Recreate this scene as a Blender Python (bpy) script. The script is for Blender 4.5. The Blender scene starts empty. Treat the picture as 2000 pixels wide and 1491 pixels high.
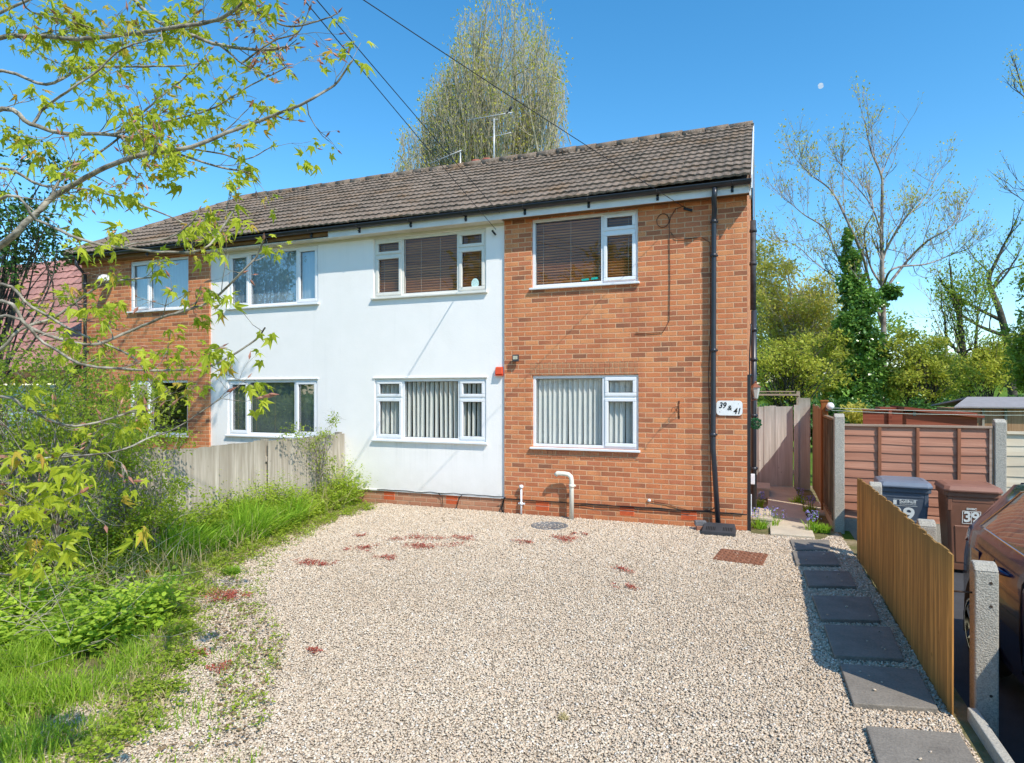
import bpy, bmesh, math, random
import numpy as np
from mathutils import Vector, Matrix
SC = bpy.context.scene
COL = SC.collection
R0 = random.Random(7)
# ------------------------------------------------------------------ camera constants (metres)
FPX, CX, HY, YAW = 1234.0, 1000.0, 767.0, math.atan(480/1234)
CAM = (0.14, -9.48, 1.95)
FW = (-math.sin(YAW), math.cos(YAW)); RT = (math.cos(YAW), math.sin(YAW))
def D(px, py, d):
    """world point seen at photo pixel (px,py) at distance d along the view axis"""
    a = (px-CX)/FPX*d; b = (HY-py)/FPX*d
    return (CAM[0]+FW[0]*d+RT[0]*a, CAM[1]+FW[1]*d+RT[1]*a, CAM[2]+b)
def G(px, py, z=0.0):
    return D(px, py, (CAM[2]-z)*FPX/(py-HY))
# ------------------------------------------------------------------ objects
def tag(o, label=None, cat=None, group=None, kind=None):
    if label: o['label'] = label
    if cat: o['category'] = cat
    if group: o['group'] = group
    if kind: o['kind'] = kind
    return o
def empty(name, loc=(0,0,0), rz=0, label=None, cat=None, group=None):
    o = bpy.data.objects.new(name, None); COL.objects.link(o)
    o.location = loc; o.rotation_euler = (0,0,rz); o.empty_display_size = .1
    return tag(o, label, cat, group)
def link(name, me, mat, parent=None):
    o = bpy.data.objects.new(name, me); COL.objects.link(o)
    if mat is not None:
        for m in (mat if isinstance(mat, (list,tuple)) else [mat]): me.materials.append(m)
    if parent is not None: o.parent = parent
    return o
def copy_tree(o, parent=None):
    c = o.copy(); COL.objects.link(c); c.parent = parent
    for ch in list(o.children): copy_tree(ch, c)
    return c
class MB:
    """collects simple shapes into one mesh"""
    def __init__(s): s.v=[]; s.f=[]; s.sm=[]
    def add(s, vs, fs, smooth=False):
        n=len(s.v); s.v += [tuple(v) for v in vs]; s.f += [tuple(i+n for i in f) for f in fs]; s.sm += [smooth]*len(fs); return s
    def box(s, x0,x1,y0,y1,z0,z1, M=None):
        vs=[(x,y,z) for x in (x0,x1) for y in (y0,y1) for z in (z0,z1)]
        if M is not None: vs=[tuple(M@Vector(v)) for v in vs]
        return s.add(vs,[(0,1,3,2),(4,6,7,5),(0,4,5,1),(2,3,7,6),(0,2,6,4),(1,5,7,3)])
    def obox(s, c, sx,sy,sz, rx=0,ry=0,rz=0):
        M=Matrix.Translation(c)@Matrix.Rotation(rz,4,'Z')@Matrix.Rotation(ry,4,'Y')@Matrix.Rotation(rx,4,'X')
        return s.box(-sx/2,sx/2,-sy/2,sy/2,-sz/2,sz/2,M)
    def tube(s, pts, r, n=8, cap=True):
        pts=[Vector(p) for p in pts]; rs = r if isinstance(r,(list,tuple)) else [r]*len(pts)
        vs=[]; fs=[]; prev=None
        for i,p in enumerate(pts):
            t=(pts[min(i+1,len(pts)-1)]-pts[max(i-1,0)]).normalized()
            if prev is None:
                a = Vector((0,0,1)) if abs(t.z)<.9 else Vector((1,0,0)); u=t.cross(a).normalized()
            else: u=(prev-t*prev.dot(t)).normalized()
            prev=u; w=t.cross(u)
            for k in range(n):
                q=2*math.pi*k/n; vs.append(p+(u*math.cos(q)+w*math.sin(q))*rs[i])
        for i in range(len(pts)-1):
            for k in range(n):
                a=i*n+k; b=i*n+(k+1)%n; fs.append((a,b,b+n,a+n))
        s.add(vs,fs,True)
        if cap:
            m=len(s.v)-len(vs); s.f += [tuple(m+k for k in range(n))[::-1], tuple(m+len(vs)-n+k for k in range(n))]; s.sm += [False,False]
        return s
    def lathe(s, prof, n=16, c=(0,0,0), smooth=True):
        vs=[];fs=[]
        for r,z in prof:
            for k in range(n):
                q=2*math.pi*k/n; vs.append((c[0]+r*math.cos(q),c[1]+r*math.sin(q),c[2]+z))
        for i in range(len(prof)-1):
            for k in range(n):
                a=i*n+k;b=i*n+(k+1)%n; fs.append((a,b,b+n,a+n))
        s.add(vs,fs,smooth)
        m=len(s.v)-len(vs)
        s.f += [tuple(m+k for k in range(n))[::-1], tuple(m+len(vs)-n+k for k in range(n))]; s.sm += [False,False]
        return s
    def prism(s, poly, z0, z1):
        n=len(poly); vs=[(p[0],p[1],z0) for p in poly]+[(p[0],p[1],z1) for p in poly]
        fs=[tuple(range(n))[::-1],tuple(range(n,2*n))]+[(i,(i+1)%n,(i+1)%n+n,i+n) for i in range(n)]
        return s.add(vs,fs)
    def build(s, name, mat, parent=None, bevel=0, seg=2):
        me=bpy.data.meshes.new(name); me.from_pydata(s.v,[],s.f); me.update()
        me.polygons.foreach_set('use_smooth', s.sm)
        bm=bmesh.new(); bm.from_mesh(me); bmesh.ops.recalc_face_normals(bm, faces=bm.faces)
        bm.to_mesh(me); bm.free()
        o=link(name,me,mat,parent)
        if bevel:
            b=o.modifiers.new('Bevel','BEVEL'); b.width=bevel; b.segments=seg; b.limit_method='ANGLE'; b.angle_limit=math.radians(40)
        return o
def np_mesh(name, V, F, mat, parent=None, smooth=False, tint=None, uvw=None):
    """V (n,3); F (m,k) all the same k; tint per-vertex float"""
    me=bpy.data.meshes.new(name); V=np.asarray(V,dtype=np.float32); F=np.asarray(F,dtype=np.int32)
    n=len(V); m,k=F.shape
    me.vertices.add(n); me.vertices.foreach_set('co',V.ravel())
    me.loops.add(m*k); me.loops.foreach_set('vertex_index',F.ravel())
    me.polygons.add(m); me.polygons.foreach_set('loop_start',np.arange(0,m*k,k,dtype=np.int32))
    me.polygons.foreach_set('loop_total',np.full(m,k,dtype=np.int32))
    me.update(calc_edges=True)
    me.polygons.foreach_set('use_smooth',np.full(m,smooth,dtype=bool))
    if tint is not None:
        a=me.attributes.new('tint','FLOAT','POINT'); a.data.foreach_set('value',np.asarray(tint,dtype=np.float32))
    return link(name,me,mat,parent)
def text_mesh(name, body, size, mat, parent, M, depth=.002, offset=0.0, shear=0.0, width=None):
    cu=bpy.data.curves.new(name,'FONT'); cu.body=body; cu.size=size; cu.extrude=depth; cu.offset=offset; cu.shear=shear
    cu.align_x='CENTER'; cu.align_y='CENTER'; cu.resolution_u=4
    t=bpy.data.objects.new(name,cu); COL.objects.link(t)
    dg=bpy.context.evaluated_depsgraph_get(); me=bpy.data.meshes.new_from_object(t.evaluated_get(dg))
    bpy.data.objects.remove(t); bpy.data.curves.remove(cu)
    if width:
        xs=[v.co.x for v in me.vertices]; k=width/(max(xs)-min(xs))
        for v in me.vertices: v.co.x*=k
    me.transform(M); me.materials.clear()
    return link(name,me,mat,parent)
# ------------------------------------------------------------------ materials
class NT:
    def __init__(s,name):
        s.m=bpy.data.materials.new(name); s.m.use_nodes=True; s.t=s.m.node_tree; s.t.nodes.clear()
    def n(s,typ,inp=None,**kw):
        nd=s.t.nodes.new(typ)
        for k,v in kw.items(): setattr(nd,k,v)
        for k,v in (inp or {}).items():
            if hasattr(v,'is_output') or isinstance(v,bpy.types.NodeSocket): s.t.links.new(v,nd.inputs[k])
            else: nd.inputs[k].default_value=v
        return nd
    def math(s,op,a,b=0.0,c=None):
        i={0:a,1:b}
        if c is not None: i[2]=c
        return s.n('ShaderNodeMath',i,operation=op).outputs[0]
    def mix(s,f,a,b,blend='MIX'):
        nd=s.n('ShaderNodeMix',data_type='RGBA',blend_type=blend)
        for k,v in ((0,f),(6,a),(7,b)):
            if isinstance(v,bpy.types.NodeSocket): s.t.links.new(v,nd.inputs[k])
            else: nd.inputs[k].default_value = v if k==0 else c4(v)
        return nd.outputs[2]
    def ramp(s,f,stops,interp='LINEAR'):
        nd=s.n('ShaderNodeValToRGB',{0:f}); cr=nd.color_ramp; cr.interpolation=interp
        while len(cr.elements)<len(stops): cr.elements.new(.5)
        for e,(p,c) in zip(cr.elements,stops): e.position=p; e.color=c4(c)
        return nd.outputs[0]
    def noise(s,scale,detail=3,vec=None,rough=.6,out=0):
        i={'Scale':scale,'Detail':detail,'Roughness':rough}
        if vec is None: vec=s.pos()
        i['Vector']=vec
        return s.n('ShaderNodeTexNoise',i).outputs[out]
    def pos(s):
        if not hasattr(s,'_p'): s._p=s.n('ShaderNodeNewGeometry').outputs['Position']
        return s._p
    def objco(s):
        if not hasattr(s,'_o'): s._o=s.n('ShaderNodeTexCoord').outputs['Object']
        return s._o
    def scaled(s,vec,sc): return s.n('ShaderNodeMapping',{'Vector':vec,'Scale':sc}).outputs[0]
    def bump(s,h,strength=.5,dist=.01): return s.n('ShaderNodeBump',{'Height':h,'Strength':strength,'Distance':dist}).outputs[0]
    def pbsdf(s,col,rough=.6,spec=.4,normal=None,metal=0.0,coat=0.0):
        nd=s.n('ShaderNodeBsdfPrincipled')
        for k,v in (('Base Color',col),('Roughness',rough),('Specular IOR Level',spec),('Metallic',metal),('Coat Weight',coat),('Normal',normal)):
            if v is None: continue
            if isinstance(v,bpy.types.NodeSocket): s.t.links.new(v,nd.inputs[k])
            else: nd.inputs[k].default_value = c4(v) if k=='Base Color' else v
        return nd.outputs[0]
    def out(s,sh):
        s.n('ShaderNodeOutputMaterial',{'Surface':sh}); return s.m
def c4(c): return tuple(c)+(1.0,) if len(c)==3 else tuple(c)
def mul(c,k): return tuple(min(1,x*k) for x in c)
def plain(name,col,rough=.5,var=.15,scale=6,bump=0.0,bscale=60,spec=.4,metal=0.0,coat=0.0,fine=0.0):
    t=NT(name); n=t.noise(scale,4)
    c=t.mix(t.math('MULTIPLY_ADD',n,2.0,-.5), mul(col,1-var), mul(col,1+var))
    if fine: c=t.mix(fine, c, t.ramp(t.noise(bscale,2),[(.3,mul(col,.45)),(.7,mul(col,1.6))]))
    nrm = t.bump(t.noise(bscale,3),bump,.01) if bump else None
    return t.out(t.pbsdf(c,rough,spec,nrm,metal,coat))
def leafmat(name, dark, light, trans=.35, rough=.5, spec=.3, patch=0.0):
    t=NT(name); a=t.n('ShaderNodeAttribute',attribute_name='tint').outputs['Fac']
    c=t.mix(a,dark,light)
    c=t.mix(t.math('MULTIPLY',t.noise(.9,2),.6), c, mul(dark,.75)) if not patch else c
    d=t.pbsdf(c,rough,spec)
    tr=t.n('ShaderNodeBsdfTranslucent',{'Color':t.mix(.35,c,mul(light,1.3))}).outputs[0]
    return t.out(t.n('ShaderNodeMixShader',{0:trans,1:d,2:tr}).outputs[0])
def brickmat(name, cols, mortar, wash=.3, seed=0.0, rough=.85):
    t=NT(name); sp=t.n('ShaderNodeSeparateXYZ',{0:t.pos()})
    u=t.math('ADD',t.math('ADD',sp.outputs[0],sp.outputs[1]),40.0+seed); v=t.math('ADD',sp.outputs[2],3.0)
    wob=t.math('MULTIPLY_ADD',t.noise(9,2),.012,-.006)
    vr=t.math('DIVIDE',t.math('ADD',v,wob),.075); row=t.math('FLOOR',vr)
    off=t.math('MULTIPLY',t.math('MODULO',row,2.0),.5)
    ur=t.math('ADD',t.math('DIVIDE',t.math('ADD',u,wob),.225),off); colm=t.math('FLOOR',ur)
    fu=t.math('FRACT',ur); fv=t.math('FRACT',vr)
    du=t.math('MULTIPLY',t.math('MINIMUM',fu,t.math('SUBTRACT',1.0,fu)),.225)
    dv=t.math('MULTIPLY',t.math('MINIMUM',fv,t.math('SUBTRACT',1.0,fv)),.075)
    edge=t.math('ADD',t.math('MINIMUM',du,dv),t.math('MULTIPLY_ADD',t.noise(45,3),.006,-.003))
    mask=t.n('ShaderNodeMapRange',{0:edge,1:.0045,2:.0085}).outputs[0]
    cv=t.n('ShaderNodeCombineXYZ',{0:colm,1:row,2:seed})
    wn=t.n('ShaderNodeTexWhiteNoise',{0:cv.outputs[0]},noise_dimensions='3D').outputs[0]
    # neighbours drift together a little, like batches of brick
    sel=t.math('ADD',t.math('MULTIPLY',wn,.95),t.math('MULTIPLY',t.math('SUBTRACT',t.noise(1.1,2),.5),.7))
    sel=t.math('ADD',sel,.03)
    n=len(cols); bc=t.ramp(sel,[(i/(n-1),c) for i,c in enumerate(cols)])
    bc=t.mix(t.math('MULTIPLY',t.noise(38,4),.35),bc,t.mix(.5,bc,(.85,.55,.36),'MIX'))
    bc=t.mix(t.math('MULTIPLY',t.ramp(t.noise(70,3),[(.52,(0,0,0)),(.62,(1,1,1))]),.35),bc,mul(cols[0],.6))
    bc=t.mix(t.math('MULTIPLY',t.noise(.7,3),wash),bc,mortar)
    mc=t.mix(t.noise(20,3),mul(mortar,.8),mul(mortar,1.15))
    c=t.mix(mask,mc,bc)
    lowz=t.n('ShaderNodeMapRange',{0:sp.outputs[2],1:.55,2:.0}).outputs[0]
    c=t.mix(t.math('MULTIPLY',lowz,t.math('MULTIPLY',t.noise(3,4),.45)),c,mul(cols[0],1.1))
    drip=t.noise(1.0,4,t.scaled(t.pos(),(3.5,3.5,.5)))
    c=t.mix(t.math('MULTIPLY',t.ramp(drip,[(.5,(0,0,0)),(.72,(1,1,1))]),.30),c,mul(cols[0],1.4))
    h=t.math('ADD',t.math('MULTIPLY',mask,1.0),t.math('MULTIPLY',t.noise(55,4),.55))
    return t.out(t.pbsdf(c,rough,.2,t.bump(h,.7,.008)))
def woodmat(name, col, dark, axis='Z', scale=1.0, board=0.0, boardaxis='X', green=None, gz=(0,1), rough=.8, contrast=1.0):
    t=NT(name); sp=t.n('ShaderNodeSeparateXYZ',{0:t.pos()})
    ax={'X':0,'Y':1,'Z':2}
    sc=[30*scale]*3; sc[ax[axis]]=1.6*scale
    vec=t.scaled(t.pos(),tuple(sc))
    if board:
        bid=t.math('FLOOR',t.math('DIVIDE',sp.outputs[ax[boardaxis]],board))
        wn=t.n('ShaderNodeTexWhiteNoise',{1:bid},noise_dimensions='1D')
        vec=t.n('ShaderNodeVectorMath',{0:vec,1:t.n('ShaderNodeVectorMath',{0:wn.outputs[1],'Scale':37.0},operation='SCALE').outputs[0]},operation='ADD').outputs[0]
    g=t.noise(1.0,4,vec,.65)
    c=t.ramp(g,[(.5-.13/contrast,dark),(.5+.10/contrast,col)])
    st=t.noise(1.0,3,t.n('ShaderNodeVectorMath',{0:vec,'Scale':.27},operation='SCALE').outputs[0])
    c=t.mix(t.math('MULTIPLY',t.ramp(st,[(.44,(0,0,0)),(.60,(1,1,1))]),.6*contrast),c,mul(dark,.8))
    big=t.noise(2.2,3)
    c=t.mix(t.math('MULTIPLY',big,.45),c,dark)
    if board: c=t.mix(t.math('MULTIPLY',wn.outputs[0],.5),c,mul(dark,1.15))
    vr=t.n('ShaderNodeTexVoronoi',{'Vector':t.scaled(t.pos(),(5,5,5) if axis=='Z' else (4,4,9)),'Scale':1.0}).outputs[0]
    c=t.mix(t.ramp(vr,[(.03,(.6,.6,.6)),(.10,(0,0,0))]),c,mul(dark,.6))
    if green is not None:
        m=t.n('ShaderNodeMapRange',{0:sp.outputs[2],1:gz[0],2:gz[1]}).outputs[0]
        m=t.math('MULTIPLY',t.math('POWER',t.math('ABSOLUTE',t.math('MULTIPLY_ADD',m,2.0,-1.0)),2.5),t.math('ADD',t.noise(4,3),.35))
        c=t.mix(t.n('ShaderNodeClamp',{0:m}).outputs[0],c,green)
    return t.out(t.pbsdf(c,rough,.2,t.bump(g,.35,.004)))
def glassmat(name, refl=1.0, tint=(.93,.95,.95)):
    t=NT(name); g=t.n('ShaderNodeNewGeometry')
    dt=t.math('ABSOLUTE',t.n('ShaderNodeVectorMath',{0:g.outputs['Normal'],1:g.outputs['Incoming']},operation='DOT_PRODUCT').outputs['Value'])
    fr=t.math('MULTIPLY_ADD',t.math('POWER',t.math('SUBTRACT',1.0,dt),5.0),.95,.045)
    f=t.n('ShaderNodeClamp',{0:t.math('MULTIPLY',fr,1.8*refl)}).outputs[0]
    tr=t.n('ShaderNodeBsdfTransparent',{'Color':c4(tint)}).outputs[0]
    nb=t.bump(t.noise(1.6,1),.06,.02)
    gl=t.n('ShaderNodeBsdfGlossy',{'Color':(.95,.97,1,1),'Roughness':.015,'Normal':nb}).outputs[0]
    return t.out(t.n('ShaderNodeMixShader',{0:f,1:tr,2:gl}).outputs[0])
# ------------------------------------------------------------------ vegetation
def unit(a): return a/np.maximum(np.linalg.norm(a,axis=-1,keepdims=True),1e-9)
def sphdir(rs,n,up=0.0):
    d=rs.normal(size=(n,3)); d[:,2]+=up; return unit(d)
DIAMOND=(np.array([(0,0,0),(.42,.3,.05),(1,0,-.06),(.42,-.3,.05)]),np.array([(0,1,2,3)]))
OVAL=(np.array([(0,0,0),(.25,.26,.05),(.68,.27,.03),(1,0,-.1),(.68,-.27,.03),(.25,-.26,.05)]),np.array([(0,1,2,3),(0,3,4,5)]))
def palmate(droop=.45,fold=0.0):
    o=[]
    for k,(a,r) in enumerate([(-150,.25),(-118,.62),(-92,.42),(-62,.95),(-38,.5),(-17,.62),(0,1.15),(17,.62),(38,.5),(62,.95),(92,.42),(118,.62),(150,.25)]):
        a=math.radians(a); x=.28+r*math.cos(a)*.72; y=r*math.sin(a)*.72; o.append((x,y*(1-fold*.3),-droop*(x*x*.7+y*y*1.4)+(fold*.25*abs(y))))
    v=np.array([(.28,0,.02)]+o); n=len(o)
    f=np.array([(0,i+1,i+2) for i in range(n-1)]); return v,f
PALM=palmate(.5,.8); PALM2=palmate(.9); PALM3=palmate(1.6,.3)
IVY=(np.array([(0,0,0),(.05,.45,-.03),(.4,.3,.04),(.62,.42,-.02),(1,0,-.08),(.62,-.42,-.02),(.4,-.3,.04),(.05,-.45,-.03)]),np.array([(0,1,2,3),(0,3,4,5),(0,5,6,7)]))
def leaves(name, P, Dr, S, shape, mat, parent=None, rs=None, up=.5, tint=None):
    """many small leaf-shaped faces; P base points, Dr directions, S sizes; up = how far the blades face the sky"""
    rs=rs or np.random.RandomState(1); P=np.asarray(P,float); n=len(P); Dr=unit(np.asarray(Dr,float)); S=np.broadcast_to(np.asarray(S,float),(n,))
    nr=rs.normal(size=(n,3)); nr[:,2]=np.abs(nr[:,2])*(1-up)+up*2.5
    side=unit(np.cross(nr,Dr)); nor=np.cross(Dr,side)
    T,F=shape; k=len(T)
    V=P[:,None,:]+S[:,None,None]*(T[None,:,0,None]*Dr[:,None,:]+T[None,:,1,None]*side[:,None,:]+T[None,:,2,None]*nor[:,None,:])
    FF=(F[None]+(np.arange(n)*k)[:,None,None]).reshape(-1,F.shape[1])
    if tint is None: tint=rs.rand(n)
    return np_mesh(name,V.reshape(-1,3),FF,mat,parent,False,np.repeat(tint,k))
def blades(name,P,H,mat,parent=None,rs=None,lean=.5,width=.006,wind=(0,0),tint=None):
    rs=rs or np.random.RandomState(2); P=np.asarray(P,float); n=len(P); H=np.broadcast_to(np.asarray(H,float),(n,))
    a=rs.rand(n)*2*np.pi; l=rs.rand(n)*lean
    L=np.stack([np.cos(a)*l+wind[0],np.sin(a)*l+wind[1],np.zeros(n)],1)
    b=rs.rand(n)*2*np.pi; Wd=np.stack([np.cos(b),np.sin(b),np.zeros(n)],1)*width*(.6+.8*rs.rand(n))[:,None]
    out=[]
    for t,w in ((0,1),(.4,.9),(.75,.6),(1,0.05)):
        c=P+L*(H*t**1.8)[:,None]; c[:,2]+=H*(t-.28*t*t*np.linalg.norm(L,axis=1))
        out+= [c-Wd*w,c+Wd*w]
    V=np.stack(out,1); F=np.array([(0,1,3,2),(2,3,5,4),(4,5,7,6)])
    FF=(F[None]+(np.arange(n)*8)[:,None,None]).reshape(-1,4)
    if tint is None: tint=rs.rand(n)
    return np_mesh(name,V.reshape(-1,3),FF,mat,parent,True,np.repeat(tint,8))
def branch_mesh(name,lines,mat,parent=None,thin=.012):
    """lines: list of (pts (k,3) array, radii (k,)) -> one tapered tube mesh"""
    VV=[];FF=[];b=0
    for pts,rad in lines:
        pts=np.asarray(pts,float); k=len(pts); rad=np.asarray(rad,float); n=3 if rad[0]<thin else (5 if rad[0]<.05 else 9)
        t=unit(np.gradient(pts,axis=0)); ref=np.array([.31,.22,.92]) if abs(t[0,2])<.8 else np.array([.9,.3,.2])
        u=unit(np.cross(t,ref)); w=np.cross(t,u); q=np.arange(n)*2*np.pi/n
        ring=pts[:,None,:]+rad[:,None,None]*(np.cos(q)[None,:,None]*u[:,None,:]+np.sin(q)[None,:,None]*w[:,None,:])
        VV.append(ring.reshape(-1,3)); i=np.arange(k-1)[:,None]*n; j=np.arange(n)[None,:]; j2=(j+1)%n
        FF.append((np.stack([i+j,i+j2,i+j2+n,i+j+n],-1)).reshape(-1,4)+b); b+=k*n
    return np_mesh(name,np.concatenate(VV),np.concatenate(FF),mat,parent,True)
def grow(rs,lines,tips,p,d,L,r,lvl,P):
    """recursive branching; P: dict(levels,k,split,wob,up,shrink,spread)"""
    k=5; pts=[np.array(p,float)]; dd=unit(np.array(d,float)); step=L/k
    for i in range(k):
        dd=unit(dd+rs.normal(size=3)*P['wob']+np.array([0,0,P['up']*.12])); pts.append(pts[-1]+dd*step)
    last=lvl>=P['levels']; r1=r*(.25 if last else P.get('taper',.55))
    rad=np.linspace(r,r1,k+1); lines.append((np.array(pts),rad))
    if last: tips.append((pts[-1],dd,lvl)); tips.append((pts[k//2],dd,lvl)); return
    nb=P['split'][min(lvl,len(P['split'])-1)]
    for j in range(nb):
        f=P.get('from',.25)+(1-P.get('from',.25))*(j+rs.rand())/nb; i=min(k-1,int(f*k)); q=pts[i]+(pts[i+1]-pts[i])*(f*k-i)
        nd=unit(dd*(1.0)+rs.normal(size=3)*P['spread']); nd=unit(nd+np.array([0,0,P['up']*.35]))
        grow(rs,lines,tips,q,nd,L*P['shrink']*(.75+.5*rs.rand()),max(rad[i]*(.5+.2*rs.rand()),P.get('rmin',.004)),lvl+1,P)
    grow(rs,lines,tips,pts[-1],dd,L*P['shrink']*.95,r1,lvl+1,P)
# ------------------------------------------------------------------ shared materials
BR = brickmat('red_brick',[(.22,.068,.035),(.50,.13,.045),(.68,.20,.065),(.54,.15,.065),(.74,.275,.10),(.68,.215,.075),(.38,.095,.04)],(.72,.44,.26),.12)
BR2 = brickmat('orange_brick_plinth',[(.36,.12,.06),(.46,.17,.09),(.52,.22,.12),(.58,.28,.16)],(.58,.42,.29),.4,3.0)
BRS = brickmat('soldier_brick',[(.40,.12,.055),(.52,.2,.09)],(.56,.36,.21),.15,5.0)
def rendermat():
    t=NT('white_render'); n=t.noise(2.0,4); sp=t.n('ShaderNodeSeparateXYZ',{0:t.pos()})
    c=t.mix(t.ramp(n,[(.35,(0,0,0)),(.75,(1,1,1))]),(.95,.92,.90),(.91,.885,.86))
    sillz=t.math('MULTIPLY',t.n('ShaderNodeMapRange',{0:sp.outputs[2],1:.55,2:1.08}).outputs[0],t.n('ShaderNodeMapRange',{0:sp.outputs[2],1:1.12,2:1.09}).outputs[0])
    stk=t.ramp(t.noise(1.0,3,t.scaled(t.pos(),(16,16,.3))),[(.5,(0,0,0)),(.7,(1,1,1))])
    c=t.mix(t.math('MULTIPLY',t.math('MULTIPLY',sillz,stk),.22),c,(.55,.55,.5))
    # faint vertical water marks and grime near the base
    st=t.noise(1.0,3,t.scaled(t.pos(),(7,7,.35)))
    c=t.mix(t.math('MULTIPLY',t.ramp(st,[(.58,(0,0,0)),(.8,(1,1,1))]),.22),c,(.7,.7,.68))
    lo=t.n('ShaderNodeMapRange',{0:sp.outputs[2],1:.75,2:.2}).outputs[0]
    c=t.mix(t.math('MULTIPLY',lo,t.math('MULTIPLY',t.noise(6,4),.5)),c,(.55,.52,.45))
    h=t.math('ADD',t.math('MULTIPLY',t.noise(2.2,2),1.6),t.noise(40,4))
    return t.out(t.pbsdf(c,.8,.2,t.bump(h,.22,.008)))
RENDER=rendermat()
UPVC=plain('white_upvc',(.84,.85,.87),.28,.03,5,spec=.5)
UPVC2=plain('white_upvc_aged',(.76,.74,.68),.4,.06,9,spec=.4)
FASC=plain('white_fascia',(.78,.78,.78),.45,.10,3)
FASCW=woodmat('bare_brown_fascia',(.36,.20,.09),(.16,.08,.035),'X')
SOFF=plain('cream_soffit',(.70,.66,.56),.6,.08,4)
GUT=plain('black_gutter_plastic',(.022,.023,.028),.32,.2,5,spec=.5)
PIPE=plain('dark_grey_pipe',(.03,.034,.045),.33,.25,4,spec=.5)
GLASS=glassmat('window_glass',.5)
GLASSB=glassmat('window_glass_strong',2.6)
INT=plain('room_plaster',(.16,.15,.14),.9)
def tilemat(name,base,light,moss,grit=1.0):
    t=NT(name); sp=t.n('ShaderNodeSeparateXYZ',{0:t.pos()})
    idx=t.math('FLOOR',t.math('DIVIDE',sp.outputs[0],.3)); idy=t.math('FLOOR',t.math('DIVIDE',sp.outputs[1],.295))
    wn=t.n('ShaderNodeTexWhiteNoise',{0:t.n('ShaderNodeCombineXYZ',{0:idx,1:idy}).outputs[0]}).outputs[0]
    c=t.mix(wn,mul(base,.72),mul(base,1.28))
    c=t.mix(t.ramp(t.noise(26,5),[(.47,(0,0,0)),(.64,(.75,.75,.75))]),c,light)
    c=t.mix(t.ramp(t.noise(1.3,4),[(.52,(0,0,0)),(.7,(.6,.6,.6))]),c,moss)
    c=t.mix(t.ramp(t.noise(70,3),[(.60,(0,0,0)),(.66,(.8,.8,.8))]),c,mul(light,1.4))
    c=t.mix(t.ramp(t.noise(42,3),[(.62,(0,0,0)),(.7,(.85,.85,.85))]),c,(.03,.025,.02))
    return t.out(t.pbsdf(c,.95,.15,t.bump(t.noise(45,5),.9,.012)))
TILE=tilemat('weathered_concrete_tile',(.185,.138,.105),(.31,.255,.205),(.23,.135,.065))
TILER=tilemat('red_brown_clay_tile',(.36,.17,.14),(.48,.27,.235),(.32,.18,.15))

HOUSE=empty('semi_detached_house',(0,0,0),0,'two storey semi-detached brick house with white rendered middle and brown tiled roof','house')
XR,XA,XB,XL=0.0,-3.68,-9.98,-13.66
def wall_holes(name,x0,x1,z0,z1,y,t,holes,mat,parent=HOUSE):
    xs=sorted({x0,x1}|{h[0] for h in holes}|{h[1] for h in holes}); zs=sorted({z0,z1}|{h[2] for h in holes}|{h[3] for h in holes})
    mb=MB()
    def hole(a,b): return any(h[0]<a<h[1] and h[2]<b<h[3] for h in holes)
    for i in range(len(xs)-1):
        for j in range(len(zs)-1):
            if hole((xs[i]+xs[i+1])/2,(zs[j]+zs[j+1])/2): continue
            for yy in (y,y+t): mb.add([(xs[i],yy,zs[j]),(xs[i+1],yy,zs[j]),(xs[i+1],yy,zs[j+1]),(xs[i],yy,zs[j+1])],[(0,1,2,3)])
    for a,b,c,d in list(holes)+[(x0,x1,z0,z1)]:
        for p,q in (((a,c),(b,c)),((b,c),(b,d)),((b,d),(a,d)),((a,d),(a,c))):
            mb.add([(p[0],y,p[1]),(q[0],y,q[1]),(q[0],y+t,q[1]),(p[0],y+t,p[1])],[(0,1,2,3)])
    return mb.build(name,mat,parent)
FRD,FRW=.07,.05
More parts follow.
